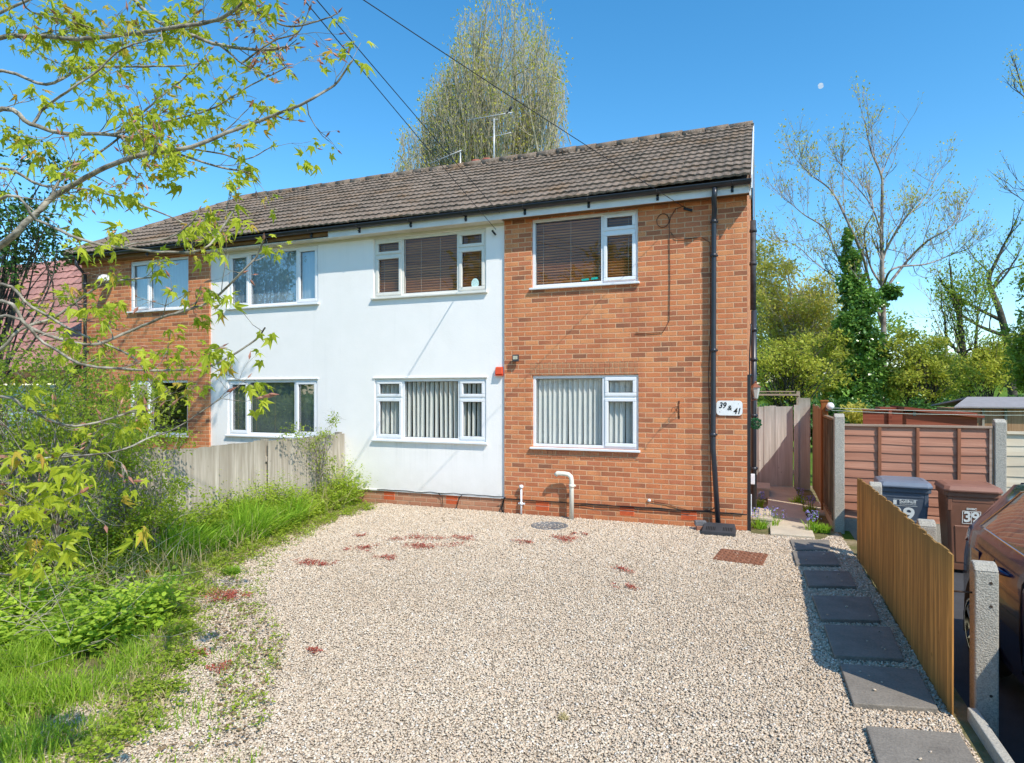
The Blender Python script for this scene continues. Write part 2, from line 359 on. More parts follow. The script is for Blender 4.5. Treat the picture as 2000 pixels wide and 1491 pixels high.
def window(x0,x1,z0,z1,wy,cols,blind,glass=GLASS,mat=UPVC,top=.34,sill=True,seed=0,lift=.03):
    """cols: list of (xa,xb,kind) kind in fixed / casement / split"""
    rs=random.Random(seed); y=wy+lift
    mb=MB()
    mb.box(x0,x1,y,y+FRD,z1-FRW,z1); mb.box(x0,x1,y,y+FRD,z0,z0+FRW)
    mb.box(x0,x0+FRW,y,y+FRD,z0+FRW,z1-FRW); mb.box(x1-FRW,x1,y,y+FRD,z0+FRW,z1-FRW)
    cas=[]; panes=[]
    for i,(a,b,k) in enumerate(cols):
        if i: mb.box(a-.028,a+.028,y,y+FRD,z0+FRW,z1-FRW)
        ia=x0+FRW if i==0 else a+.028; ib=x1-FRW if i==len(cols)-1 else b-.028
        if k=='fixed': panes.append((ia,ib,z0+FRW,z1-FRW))
        elif k=='casement': cas.append((ia-.012,ib+.012,z0+FRW-.012,z1-FRW+.012))
        else:
            zt=z1-top; mb.box(ia,ib,y,y+FRD,zt-.025,zt+.025)
            cas.append((ia-.012,ib+.012,z0+FRW-.012,zt-.025+.01)); cas.append((ia-.012,ib+.012,zt+.025-.01,z1-FRW+.012))
    w=mb.build('window',mat,HOUSE,.006)
    for a,b,c,d in cas:
        m=MB(); s=.052; yy=y-.018
        m.box(a,b,yy,y+.045,d-s,d); m.box(a,b,yy,y+.045,c,c+s); m.box(a,a+s,yy,y+.045,c+s,d-s); m.box(b-s,b,yy,y+.045,c+s,d-s)
        m.build('casement',mat,w,.008); panes.append((a+s,b-s,c+s,d-s))
    m=MB(); g=MB()
    for a,b,c,d in panes:
        m.add([(a,y+.028,c),(b,y+.028,c),(b,y+.028,d),(a,y+.028,d)],[(0,1,2,3)])
        for q in ((a,b,d-.006,d),(a,b,c,c+.006),(a,a+.006,c,d),(b-.006,b,c,d)): g.box(q[0],q[1],y+.02,y+.027,q[2],q[3])
    m.build('pane',glass,w); g.build('gasket',GUT,w)
    if sill:
        s=MB(); s.box(x0-.03,x1+.03,wy-.055,y+.03,z0-.035,z0-.002); s.build('sill',mat,w,.006)
    yb=y+.10
    if blind[0]=='venetian':
        b=MB(); z=z0+.05; sp=blind[2]
        while z<z1-.04:
            b.obox(((x0+x1)/2,yb+rs.uniform(-.002,.002),z),x1-x0-.08,.0035,sp*1.0,rx=math.radians(blind[3]),ry=rs.uniform(-.0015,.0015)); z+=sp
        b.build('blind',blind[1],w)
        c=MB(); n=max(2,int((x1-x0)/.36))
        for i in range(n):
            xx=x0+.16+(x1-x0-.32)*i/(n-1); c.box(xx-.003,xx+.003,yb-.024,yb-.021,z0+.05,z1-.05)
        c.build('ladder_cord',blind[4],w)
    elif blind[0]=='vertical':
        b=MB(); pitch=blind[2]; n=int((x1-x0)/pitch)
        for i in range(n+1):
            xx=x0+.03+i*pitch
            ang=math.radians(blind[3]+rs.uniform(-7,7)); q=rs.uniform(-.012,.012)
            if xx>x1-.02: break
            zt=z1-.02; zb=z0+.04; hw=.044
            dx,dy=hw*math.cos(ang),hw*math.sin(ang)
            b.add([(xx-dx+q,yb-dy,zb),(xx+dx+q,yb+dy,zb),(xx+dx,yb+dy,zt),(xx-dx,yb-dy,zt),(xx-dx*.3+q,yb-dy*.3+.006,zb),(xx-dx*.3,yb-dy*.3+.006,zt),],[(0,4,5,3),(4,1,2,5)])
        b.build('blind',blind[1],w)
    return w
def fabric(name,col,var=.06,trans=.3):
    t=NT(name); c=t.mix(t.noise(8,2),mul(col,1-var),mul(col,1+var))
    d=t.pbsdf(c,.8,.15); tr=t.n('ShaderNodeBsdfTranslucent',{'Color':c}).outputs[0]
    return t.out(t.n('ShaderNodeMixShader',{0:trans,1:d,2:tr}).outputs[0])
BRN=woodmat('brown_wood_blind',(.80,.44,.20),(.50,.24,.10),'X',.7); CORD=plain('blind_cord',(.5,.36,.24),.8)
VERT=fabric('cream_vertical_blind',(.88,.88,.84)); VERTG=fabric('sky_tinted_pale_blind',(.62,.74,.82)); VENG=plain('grey_slat_blind',(.22,.25,.26),.5)  # upper-left blinds carry the sky's blue reflection in their own colour
# openings
W_A=(-3.20,-1.52,1.09,2.22); W_B=(-3.21,-1.53,3.61,4.70)
W_C=(-6.17,-4.02,1.13,2.19); W_D=(-6.19,-4.02,3.62,4.66)
W_E=(-9.54,-7.40,1.13,2.19); W_F=(-9.54,-7.38,3.60,4.66)
W_G=(-12.20,-10.55,1.08,2.20); W_H=(-12.18,-10.53,3.65,4.70)
ZT=4.80; RY=.04
wall_holes('wall',XA,XR,0,ZT,0,.26,[W_A,W_B],BR)
wall_holes('wall',XL,XB,0,ZT,0,.26,[W_G,W_H],BR)
rw=wall_holes('wall',XB,XA,.235,ZT,RY,.24,[W_C,W_D,W_E,W_F],RENDER)
MB().box(XB,XA,RY+.012,RY+.2,-.05,.233).build('plinth',BR2,HOUSE)
# bell drip at the foot of the render
MB().box(XB+.004,XA-.004,RY-.014,RY+.01,.222,.25).build('render_drip',RENDER,HOUSE,.004)
m=MB(); m.box(-.24,0,.262,7.3,-.05,ZT); m.add([(0.0,.0,ZT),(0,7.3,ZT),(0,3.6,7.0),(-.24,.0,ZT),(-.24,7.3,ZT),(-.24,3.6,7.0)],[(0,1,2),(5,4,3),(0,2,5,3),(1,4,5,2)])
m.build('gable_wall',BR,HOUSE)
m=MB(); m.box(XL,XL+.24,.262,7.3,-.05,ZT); m.build('side_wall',BR,HOUSE)
MB().box(XL,XR,7.302,7.55,-.05,ZT).build('rear_wall',BR,HOUSE)
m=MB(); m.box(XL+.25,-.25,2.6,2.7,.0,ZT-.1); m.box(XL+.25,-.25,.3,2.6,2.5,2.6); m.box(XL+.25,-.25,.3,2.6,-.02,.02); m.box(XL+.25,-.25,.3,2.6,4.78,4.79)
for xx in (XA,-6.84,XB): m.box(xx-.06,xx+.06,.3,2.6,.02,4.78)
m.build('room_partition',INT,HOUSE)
# soldier course over lower brick windows, and sub-sill course
for X0,X1,z in ((-3.24,-1.48,2.222),(-12.24,-10.5,2.202),(-3.24,-1.48,.93),):
    m=MB(); n=int((X1-X0)/.075)
    for i in range(n):
        a=X0+i*.075; m.box(a+.004,a+.069,-.0035-R0.random()*.002,.01,z+.006,z+(.205 if z>1.5 else .105))
    m.build('soldier_course',BRS,HOUSE,.002,1)
bv=('venetian',BRN,.044,38,CORD); vv=('vertical',VERT,.088,52)
window(*W_A,0,[(-3.20,-2.05,'fixed'),(-2.05,-1.52,'split')],('vertical',VERT,.082,40),seed=1)
window(*W_B,0,[(-3.21,-2.07,'fixed'),(-2.07,-1.53,'split')],('venetian',BRN,.042,60,CORD),seed=2,top=.30)
window(*W_C,RY,[(-6.17,-5.61,'split'),(-5.61,-4.52,'fixed'),(-4.52,-4.02,'split')],('vertical',VERT,.088,72),seed=3,top=.33)
window(*W_D,RY,[(-6.19,-5.62,'split'),(-5.62,-4.54,'fixed'),(-4.54,-4.02,'split')],('venetian',BRN,.044,56,CORD),mat=UPVC2,seed=4,top=.30)
window(*W_E,RY,[(-9.54,-9.04,'casement'),(-9.04,-7.92,'fixed'),(-7.92,-7.40,'casement')],('venetian',VENG,.035,12,CORD),GLASSB,seed=5)
window(*W_F,RY,[(-9.54,-9.02,'casement'),(-9.02,-7.88,'fixed'),(-7.88,-7.38,'casement')],('vertical',VERTG,.088,6),GLASSB,seed=6)
window(*W_G,0,[(-12.20,-11.62,'casement'),(-11.62,-10.55,'fixed')],('none',),GLASSB,seed=7)
window(*W_H,0,[(-12.18,-11.62,'casement'),(-11.62,-10.53,'fixed')],('vertical',VERTG,.088,6),GLASSB,seed=8)
# lead drip / lintel lip over the rendered windows
for w_ in (W_C,W_E):
    MB().box(w_[0]-.03,w_[1]+.03,RY-.02,RY+.03,w_[3]+.004,w_[3]+.03).build('lintel',RENDER,HOUSE,.006)
# ---- fascia, soffit
FY=-.20; X_=-6.98
MB().box(X_,.03,FY,FY+.02,4.70,4.885).build('fascia',FASC,HOUSE,.003)
MB().box(-13.9,X_-.004,FY+.01,FY+.028,4.74,4.885).build('fascia',FASCW,HOUSE,.003)
MB().box(XB,XA,FY+.022,RY+.02,4.705,4.722).build('soffit',SOFF,HOUSE)
MB().box(XA+.002,.028,FY+.022,.0-.002,4.722,4.735).build('soffit',FASCW,HOUSE)
MB().box(-13.88,XB-.002,FY+.03,-.002,4.742,4.755).build('soffit',FASCW,HOUSE)
MB().box(XB-.0,XA+.0,RY-.012,RY+.004,4.662,4.704).build('soffit_trim',SOFF,HOUSE)
# corbelled top course of the brick bays
for X0,X1 in ((XA,XR-.0),(XL,XB)):
    m=MB(); n=int((X1-X0)/.225); wdt=(X1-X0)/n
    for i in range(n): m.box(X0+i*wdt+.005,X0+(i+1)*wdt-.005,-.012-R0.random()*.004,.01,4.728,4.796)
    m.build('corbel_course',BR,HOUSE,.003,1)
# ---- roof
PITCH=math.atan((7.12-4.90)/(3.6+.30)); SL=math.hypot(3.9,2.22); NC=13; GA=SL/NC
cp,sp_=math.cos(PITCH),math.sin(PITCH)
def tiled(name,xl0,xl1,xr,y0,z0,pitch,nc,ga,mat,wave=.125,amp=.0105,seed=1,sub=6,parent=HOUSE):
    rs=np.random.RandomState(seed); V=[];F=[];T=[];b=0; c,s=math.cos(pitch),math.sin(pitch)
    for i in range(nc):
        xl=xl0+(xl1-xl0)*(i+.5)/nc; n=int((xr-xl)/(wave/sub)); x=np.linspace(xr-n*wave/sub,xr,n+1)
        ph=((x-xr)/wave)%1.0; prof=np.where(ph<.62,np.sin(ph/.62*np.pi)*amp,-np.sin((ph-.62)/.38*np.pi)*amp*.35)
        tid=np.floor((x-xr)/(wave*2)).astype(int)
        jit=rs.normal(size=4000)[tid%4000]*.006; sag=.014*np.sin(x*.8+1.3)+.01*np.sin(x*.31)
        lift=rs.normal(size=4000)[tid%4000]*.0035
        for (d,h) in ((-.02,.004),(-.02,.032),(ga*.5,.018),(ga+.03,.002)):
            dd=i*ga+d+jit*(1 if d<0 else 0); hh=h+prof*(1 if h>.01 else .6)+(lift if h>.01 else 0)+sag
            V.append(np.stack([x,y0+dd*c-hh*s,z0+dd*s+hh*c],1)); T.append(np.zeros(n+1))
        m_=n+1
        for k in range(3):
            a=b+k*m_+np.arange(n); F.append(np.stack([a,a+1,a+1+m_,a+m_],1))
        b+=4*m_
    return np_mesh(name,np.concatenate(V),np.concatenate(F),mat,parent,False)
roof=tiled('roof',-13.9,-12.45,.05,-.30,4.90,PITCH,NC,GA,TILE)
# roof deck under the tiles, back slope and hip
m=MB(); m.add([(-13.88,-.27,4.87),(.04,-.27,4.87),(.04,3.6,7.08),(-12.43,3.6,7.08),(.04,7.75,4.80),(-13.88,7.75,4.80)],[(0,1,2,3),(3,2,4,5),(0,3,5)]); m.build('roof_slope',TILE,roof)
m=MB(); rr=random.Random(4); x=.05
while x>-12.4:
    l=.44; dz=rr.uniform(-.008,.01); pts=[(x,3.6,7.115+dz),(x-l+.01,3.6,7.115+dz+rr.uniform(-.006,.006))]
    m.tube(pts,[.098,.092],10); x-=l
hx=Vector((-12.45,3.6,7.12)); he=Vector((-13.9,-.25,4.93)); hd=(he-hx); n=10
for i in range(n): m.tube([hx+hd*(i/n),hx+hd*((i+.97)/n)],[.08,.09],8)
n=90; 
for i in range(n): m.obox((.05-i*.139-rr.uniform(-.03,.03),3.6+rr.uniform(-.13,-.09),7.06+rr.uniform(-.01,.02)),rr.uniform(.05,.13),.05,rr.uniform(.03,.06),rz=rr.random()*3,ry=rr.random())
m.build('ridge_tile',TILE,roof)
# verge board and undercloak on the right gable
m=MB()
for (ya,za,yb,zb) in ((-.30,4.86,3.6,7.08),(3.6,7.08,7.5,4.86)):
    m.add([(.055,ya,za-.13),(.055,yb,zb-.13),(.055,yb,zb+.05),(.055,ya,za+.05),(.075,ya,za-.13),(.075,yb,zb-.13),(.075,yb,zb+.05),(.075,ya,za+.05)],[(0,1,2,3),(7,6,5,4),(3,2,6,7),(0,4,5,1),(0,3,7,4),(1,5,6,2)])
m.build('verge_board',FASC,roof)
MB().box(.032,.054,-.20,-.0,4.66,4.88).build('fascia_end',FASC,roof,.002)
# ---- gutter with brackets
def gutter(x0,x1,y,z,r=.056,parent=HOUSE):
    m=MB(); n=9; out=[];ins=[]
    for (rr_,sg) in ((r,1),(r-.006,-1)):
        for x in (x0,x1):
            for k in range(n+1):
                q=math.pi+math.pi*k/n; out.append((x,y+rr_*math.cos(q),z+rr_*math.sin(q)))
    fs=[(k,k+1,k+n+2,k+n+1) for k in range(n)]+[(k+2*n+2,k+3+2*n,k+3*n+4,k+3*n+3) for k in range(n)]
    m.add(out,fs,True); m.box(x0,x1,y-r-.004,y-r+.005,z-.008,z+.006); m.box(x0,x0+.006,y-r,y+r,z-r*.8,z); m.box(x1-.006,x1,y-r,y+r,z-r*.8,z)
    g=m.build('gutter',GUT,parent)
    x=x1-.25
    while x>x0:
        b=MB()
        pts=[(x,y+(r+.004)*math.cos(math.pi+math.pi*k/8),z+(r+.004)*math.sin(math.pi+math.pi*k/8)) for k in range(9)]
        for p,q in zip(pts,pts[1:]): b.tube([p,q],.007,4)
        b.box(x-.018,x+.018,y+r-.01,y+r+.006,z-.13,z); b.box(x-.008,x+.008,y+.01,y+r,z-.11,z-.09); x-=1.02
        b.build('gutter_bracket',GUT,g)
    u=MB()
    for x in (x1-4.1,x1-8.1,x1-12.0):
        u.tube([(x-.05,y,z-.002),(x+.05,y,z-.002)],r+.006,10)
    return g
gutter(-13.9,.06,FY-.06,4.855)
# ---- downpipes
def downpipe(pts,r,clips,mat=PIPE,name='downpipe',parent=HOUSE,joints=()):
    m=MB(); m.tube(pts,r,12); d=m.build(name,mat,parent)
    for p in clips:
        c=MB(); c.tube([(p[0],p[1],p[2]-.025),(p[0],p[1],p[2]+.025)],r+.008,12); c.box(p[0]-.055,p[0]+.055,p[1]+r-.006,p[1]+r+.014,p[2]-.012,p[2]+.012)
        c.build('pipe_clip',mat,d)
    return d
dx=-.43
downpipe([(dx+.01,FY-.06,4.80),(dx+.01,FY-.06,4.70),(dx+.0,FY-.055,4.665),(dx-.0,-.12,4.52),(dx-.01,-.075,4.44),(dx-.01,-.07,4.3),(dx-.02,-.065,1.5),(dx-.02,-.07,1.15),(dx+.05,-.10,.06)],.036,
         [(dx-.01,-.07,4.38),(dx-.012,-.07,3.9),(dx-.015,-.068,2.55),(dx-.02,-.066,1.35)])
downpipe([(-13.45,FY-.06,4.80),(-13.45,FY-.05,4.68),(-13.45,-.07,4.5),(-13.45,-.07,.0)],.034,[(-13.45,-.07,z) for z in (4.3,2.9,1.5)])
# side wall pipes seen past the corner
downpipe([(.075,.75,4.55),(.075,.75,3.2)],.042,[(.075,.75,4.4),(.075,.75,3.9)],plain('scuffed_black_pipe',(.05,.052,.06),.6,.6,16),'soil_pipe')
downpipe([(.085,.75,3.19),(.085,.75,.15)],.040,[(.085,.75,2.9),(.085,.75,2.45),(.085,.75,1.6),(.085,.75,.8)],PIPE,'soil_pipe')
downpipe([(.045,.35,2.95),(.05,.35,2.9),(.03,.35,2.5),(.035,.35,.3),(.03,.35,.02)],.010,[(.035,.35,2.2)],GUT,'cable_conduit')
m=MB(); m.box(.0,.10,.30,.44,.62,.76); m.build('meter_box',UPVC,HOUSE,.006)
m=MB(); m.box(.0,.06,.1,.16,.20,.50); m.build('meter_box',UPVC,HOUSE,.006)
MB().box(.002,.05,.0,.03,.0,2.2).build('corner_trim',GUT,HOUSE)
# ---- air bricks
ABM=plain('terracotta_air_brick',(.80,.16,.05),.8,.12,20); ABD=plain('air_brick_holes',(.30,.05,.02),.9)
def airbrick(x,z,y):
    m=MB(); w,h=.215,.14
    m.box(x,x+w,y-.004,y+.02,z,z+h)
    a=m.build('air_brick',ABM,HOUSE,.003); g=MB()
    for i in range(11):
        for j in range(6):
            if j in (2,5): pass
            zz=z+.014+j*.0195+(.004 if j>2 else 0); g.box(x+.012+i*.018,x+.022+i*.018,y-.0058,y-.0042,zz,zz+.011)
    g.build('vent_grille',ABD,a)
    q=MB(); q.box(x-.006,x+w+.006,y-.0045,y+.01,z+.066,z+.073); q.build('mortar_joint',plain('mortar_joint',(.55,.42,.32),.9) if 'mortar_joint' not in bpy.data.materials else bpy.data.materials['mortar_joint'],a)
for x,z,y in ((-3.14,.085,0),(-1.80,.10,0),(-.90,.10,0),(-4.76,.075,RY+.012),(-5.98,.075,RY+.012),(-8.1,.075,RY+.012)): airbrick(x,z,y)
# DPC line
MB().box(XA+.002,XR-.002,-.004,.01,.226,.238).build('damp_course',GUT,HOUSE)
# plastic drain pipes on the front
CRM=plain('cream_waste_pipe',(.80,.77,.66),.4,.06,9)
downpipe([(-3.37,-.05,-.02),(-3.37,-.05,.42)],.016,[(-3.37,-.05,.18)],UPVC,'vent_pipe')
MB().lathe([(.0,.0),(.03,.005),(.036,.03),(.03,.055),(.0,.062)],14,(-3.37,-.05,.42)).build('vent_cap',UPVC,HOUSE)
downpipe([(-2.52,-.12,-.02),(-2.52,-.12,.60),(-2.53,-.12,.655),(-2.57,-.12,.69),(-2.63,-.125,.70),(-2.74,-.14,.705),(-2.77,-.145,.67)],.036,[(-2.52,-.12,.52)],CRM,'waste_pipe')
# cables on the wall
CAB=plain('black_cable',(.015,.015,.018),.5); CABB=plain('brown_cable',(.10,.04,.025),.6)
def cable(pts,r=.006,mat=CAB,name='wall_cable',parent=HOUSE,n=5): return MB().tube(pts,r,n).build(name,mat,parent)
def wig(x0,z0,x1,z1,n,a,y,seed):
    rr=random.Random(seed); return [(x0+(x1-x0)*i/n,y,z0+(z1-z0)*i/n+rr.uniform(-a,a)+.0*i) for i in range(n+1)]
cable(wig(XA-.05,.235,-.05,.245,26,.006,-.018,1),.007)
cable([(XA+.02,-.02,.26),(XA-.02,RY-.02,.2),(XA-.05,RY-.05,.06),(XA-.01,RY-.04,-.01)],.012)
cable(wig(-2.5,.20,-.3,.215,14,.01,-.02,2)[:12],.005,CAB)
cable(wig(-6.1,.25,XA-.03,.26,16,.008,RY-.02,3),.006)
cable([(-4.9,RY-.02,.25),(-4.82,RY-.02,.2),(-4.8,RY-.02,.02)],.006)
cable([(-4.45,RY-.02,.24),(-4.5,RY-.02,.2),(-4.55,RY-.02,.02)],.006)
cable([(-1.33,-.015,.34),(-1.1,-.012,.31),(-.8,-.012,.24),(-.5,-.012,.26),(-.36,-.012,.36)],.005,CABB)
MB().lathe([(0,0),(.025,.003),(.025,.02),(.0,.024)],10,(0,0,0)).build('cable_gland',UPVC,HOUSE).matrix_world=Matrix.Translation((-1.36,-.001,.35))@Matrix.Rotation(math.radians(90),4,'X')
cable([(-.80,-.02,4.60),(-.86,-.015,4.66),(-.98,-.012,4.63),(-1.05,-.012,4.52),(-1.07,-.012,4.42),(-1.06,-.012,3.6),(-1.07,-.012,3.0),(-1.16,-.012,2.84),(-1.40,-.012,2.83),(-1.56,-.012,2.84)],.0055,CABB)
cable([(-1.16+.09*math.cos(q),-.014,4.48+.1*math.sin(q)) for q in [k*.35 for k in range(20)]],.0055,CABB)
cable([(-1.05,-.012,4.3),(-.98,-.012,4.2),(-.8,-.012,4.18),(-.62,-.012,4.19),(-.50,-.012,4.1),(-.49,-.012,2.9),(-.52,-.012,2.2),(-.50,-.012,1.4),(-.48,-.012,.4)],.005,CABB)
for x in (-.82,-1.0): pass
MB().obox((-.80,-.03,4.60),.13,.03,.035,ry=.35).build('cable_connector',CAB,HOUSE,.006)
MB().obox((-3.86,RY-.05,4.55),.10,.03,.03,ry=.9).build('cable_connector',CAB,HOUSE,.006)
# chimney behind the ridge
m=MB(); m.box(-6.75,-5.85,4.5,5.1,5.8,7.40); m.build('chimney',BR,roof)
for x in (-6.36,-6.07):
    MB().lathe([(.13,0),(.125,.04),(.105,.06),(.1,.26),(.125,.28),(.125,.32),(.09,.32),(.085,.2)],16,(x,4.8,7.37)).build('chimney_pot',plain('clay_pot_%d'%int(-x*10),(.42,.12,.08),.8,.2,12),roof)
# ------------------------------------------------------------------ ground
def earthmat():
    t=NT('garden_earth'); n=t.noise(2.5,5)
    c=t.ramp(n,[(.35,(.10,.13,.03)),(.5,(.22,.19,.09)),(.65,(.38,.31,.20))])
    c=t.mix(t.math('MULTIPLY',t.noise(40,4),.6),c,(.20,.16,.09))
    return t.out(t.pbsdf(c,.95,.1,t.bump(t.noise(25,5),1,.03)))
EARTH=earthmat()
def grassmat(name,a,b):
    t=NT(name); c=t.ramp(t.noise(.35,5),[(.35,a),(.65,b)]); c=t.mix(t.math('MULTIPLY',t.noise(9,4),.4),c,mul(a,.6))
    return t.out(t.pbsdf(c,.9,.1,t.bump(t.noise(6,5),1,.1)))
GRASSM=grassmat('field_grass',(.09,.17,.02),(.16,.26,.035))
def gravelmat():
    t=NT('gravel'); vec=t.pos()
    v=t.n('ShaderNodeTexVoronoi',{'Vector':vec,'Scale':75.0}); v2=t.n('ShaderNodeTexVoronoi',{'Vector':vec,'Scale':75.0},feature='DISTANCE_TO_EDGE')
    wn=t.n('ShaderNodeSeparateXYZ',{0:v.outputs['Color']}).outputs[0]
    c=t.ramp(wn,[(0,(.35,.28,.20)),(.25,(.56,.45,.32)),(.5,(.68,.56,.42)),(.75,(.50,.41,.34)),(1,(.80,.73,.62))])
    c=t.mix(t.ramp(v2.outputs[0],[(.0,(1,1,1)),(.14,(0,0,0))]),c,(.34,.27,.20))
    c=t.mix(t.math('MULTIPLY',t.noise(1.2,4),.35),c,(.44,.36,.27))
    return t.out(t.pbsdf(c,.85,.2,t.bump(v2.outputs[0],1,.02)))
GRAV=gravelmat()
def pebblemat():
    t=NT('pebbles'); a=t.n('ShaderNodeAttribute',attribute_name='tint').outputs['Fac']
    c=t.ramp(a,[(0,(.46,.36,.26)),(.08,(.62,.49,.35)),(.24,(.74,.60,.44)),(.42,(.67,.54,.40)),(.56,(.77,.64,.48)),(.70,(.61,.50,.40)),(.78,(.74,.56,.40)),(.88,(.81,.72,.59)),(.965,(.88,.83,.75))],'CONSTANT')
    c=t.mix(t.math('MULTIPLY',t.noise(90,3),.4),c,mul((.5,.42,.34),.8))
    c=t.mix(t.math('MULTIPLY',t.ramp(t.noise(.75,5),[(.42,(0,0,0)),(.68,(1,1,1))]),.22),c,(.50,.38,.27))
    c=t.mix(t.math('MULTIPLY',t.ramp(t.noise(2.6,4),[(.5,(0,0,0)),(.7,(1,1,1))]),.18),c,(.40,.30,.21))
    return t.out(t.pbsdf(c,.7,.3))
PEB=pebblemat()
# one sheet reaching the horizon, rising into a grassy hill far behind on the right
n=140; xs=np.sort(np.concatenate([np.linspace(-400,-60,18),np.linspace(-56,110,84),np.linspace(120,400,18),[1.36,9.0]])); ys=np.sort(np.concatenate([np.linspace(-400,-60,14),np.linspace(-50,120,70),np.linspace(130,600,20),[-14.0,.73]]))
Xg,Yg=np.meshgrid(xs,ys); Zg=-.03+0*Xg
hill=np.clip((Yg-34)/45,0,1); hill=hill*hill*(3-2*hill); side=.45+.55*np.clip((Xg+5)/40,0,1)
keepz=Zg.copy()
Zg+=hill*side*(5.6+.8*np.sin(Xg*.13)+.5*np.sin(Yg*.17+Xg*.07))
V=np.stack([Xg,Yg,Zg],-1).reshape(-1,3); a=np.arange(len(ys)-1)[:,None]*len(xs)+np.arange(len(xs)-1)[None]; F=np.stack([a,a+1,a+1+len(xs),a+len(xs)],-1).reshape(-1,4)
cxy=(V[F].mean(1)); F=F[~((cxy[:,0]>1.36)&(cxy[:,0]<9)&(cxy[:,1]>-14)&(cxy[:,1]<.73))]
tag(np_mesh('ground',V,F,GRASSM,None,True),kind='structure')
def sheet(name,poly,z,mat,kind='structure',h=.0):
    m=MB(); 
    if h: m.prism(poly,z-h,z)
    else: m.add([(p[0],p[1],z) for p in poly],[tuple(range(len(poly)))])
    return tag(m.build(name,mat),kind=kind)
sheet('garden_soil',[(-16,-14),(1.36,-14),(1.36,.02),(-16,.02)],-.012,EARTH)
sheet('side_border_soil',[(.01,.02),(1.22,.02),(1.30,5.2),(.01,5.2)],-.010,EARTH)
GP=[(-6.05,.045),(.03,.045),(.05,-.16),(.92,-.22),(1.18,.42),(1.22,-1.0),(1.26,-12),(-1.2,-12),(-3.2,-8.6),(-3.75,-7.05),(-4.1,-6.1),(-4.7,-5.5),(-5.35,-4.6),(-5.72,-3.5),(-6.0,-2.2),(-6.15,-.9)]
sheet('gravel_drive',GP,-.004,GRAV)
ASPH=plain('asphalt',(.055,.055,.06),.9,.25,4,.5,180,fine=.35)
sheet('neighbour_driveway',[(1.35,-14),(9,-14),(9,.73),(1.35,.73)],-.28,ASPH)
sheet('road',[(-60,-30),(60,-30),(60,-15),(-60,-15)],-.008,ASPH)
def inpoly(P,poly):
    x,y=P[:,0],P[:,1]; c=np.zeros(len(P),bool); n=len(poly)
    for i in range(n):
        x1,y1=poly[i]; x2,y2=poly[(i+1)%n]
        m=((y1>y)!=(y2>y))&(x<(x2-x1)*(y-y1)/(y2-y1+1e-12)+x1); c^=m
    return c
# ------------------------------------------------------------------ stepping slabs
SLABM=plain('dark_slate_slab',(.22,.195,.165),.85,.3,5,.5,60,fine=.25); 
SLABS=[([(.53,-.44),(1.01,-.27),(.97,-.84),(.55,-1.0)],'small dark stepping slab half buried at the foot of the paved path'),
([(.53,-1.12),(.99,-.97),(.99,-1.60),(.54,-1.74)],'dark stepping slab second from the paved path, in fence shadow'),
([(.60,-1.98),(1.05,-1.85),(1.05,-2.42),(.61,-2.56)],'dark stepping slab third from the paved path, in fence shadow'),
([(.62,-2.88),(1.12,-2.74),(1.10,-3.40),(.64,-3.54)],'dark stepping slab in the middle of the line, wholly shaded'),
([(.65,-3.67),(1.15,-3.54),(1.12,-4.22),(.66,-4.33)],'dark stepping slab with two pale pebbles on it, in fence shadow'),
([(.68,-4.47),(1.17,-4.38),(1.16,-4.97),(.69,-5.08)],'stepping slab crossed by the diagonal edge of the fence shadow'),
([(.72,-5.35),(1.20,-5.25),(1.20,-5.84),(.72,-5.93)],'nearest stepping slab, sunlit, at the bottom edge of the picture')]
for i,(pl,lab) in enumerate(SLABS):
    m=MB(); pl2=[(p[0],p[1]) for p in pl]; m.prism(pl2,-.02,.034 if i else .026)
    tag(m.build('stepping_slab',SLABM,None,.006),lab,'paving slab','stepping slabs along the timber fence')
# ------------------------------------------------------------------ pebbles
rs=np.random.RandomState(11)
N=700000; P=np.stack([rs.uniform(-6.3,1.4,N),rs.uniform(-7.6,.05,N)],1)
P=P[inpoly(P,GP)]
dist=np.hypot(P[:,0]-CAM[0],P[:,1]-CAM[1]); P=P[rs.rand(len(P))<np.clip((4.3/dist)**.8,0,1)*.82]
fx=(P[:,0]-CAM[0])*RT[0]+(P[:,1]-CAM[1])*RT[1]; fd=(P[:,0]-CAM[0])*FW[0]+(P[:,1]-CAM[1])*FW[1]
P=P[(np.abs(fx/fd)<.86)&(fd>2.9)]
for pl,_ in SLABS:
    q=np.array(pl); c=q.mean(0); P=P[~(inpoly(P,[tuple(c+(p-c)*1.0) for p in q])&(rs.rand(len(P))<.996))]
ex=rs.rand(len(P))
ph=(1+5**.5)/2; ico=unit(np.array([(-1,ph,0),(1,ph,0),(-1,-ph,0),(1,-ph,0),(0,-1,ph),(0,1,ph),(0,-1,-ph),(0,1,-ph),(ph,0,-1),(ph,0,1),(-ph,0,-1),(-ph,0,1)],float))
icf=np.array([(0,11,5),(0,5,1),(0,1,7),(0,7,10),(0,10,11),(1,5,9),(5,11,4),(11,10,2),(10,7,6),(7,1,8),(3,9,4),(3,4,2),(3,2,6),(3,6,8),(3,8,9),(4,9,5),(2,4,11),(6,2,10),(8,6,7),(9,8,1)])
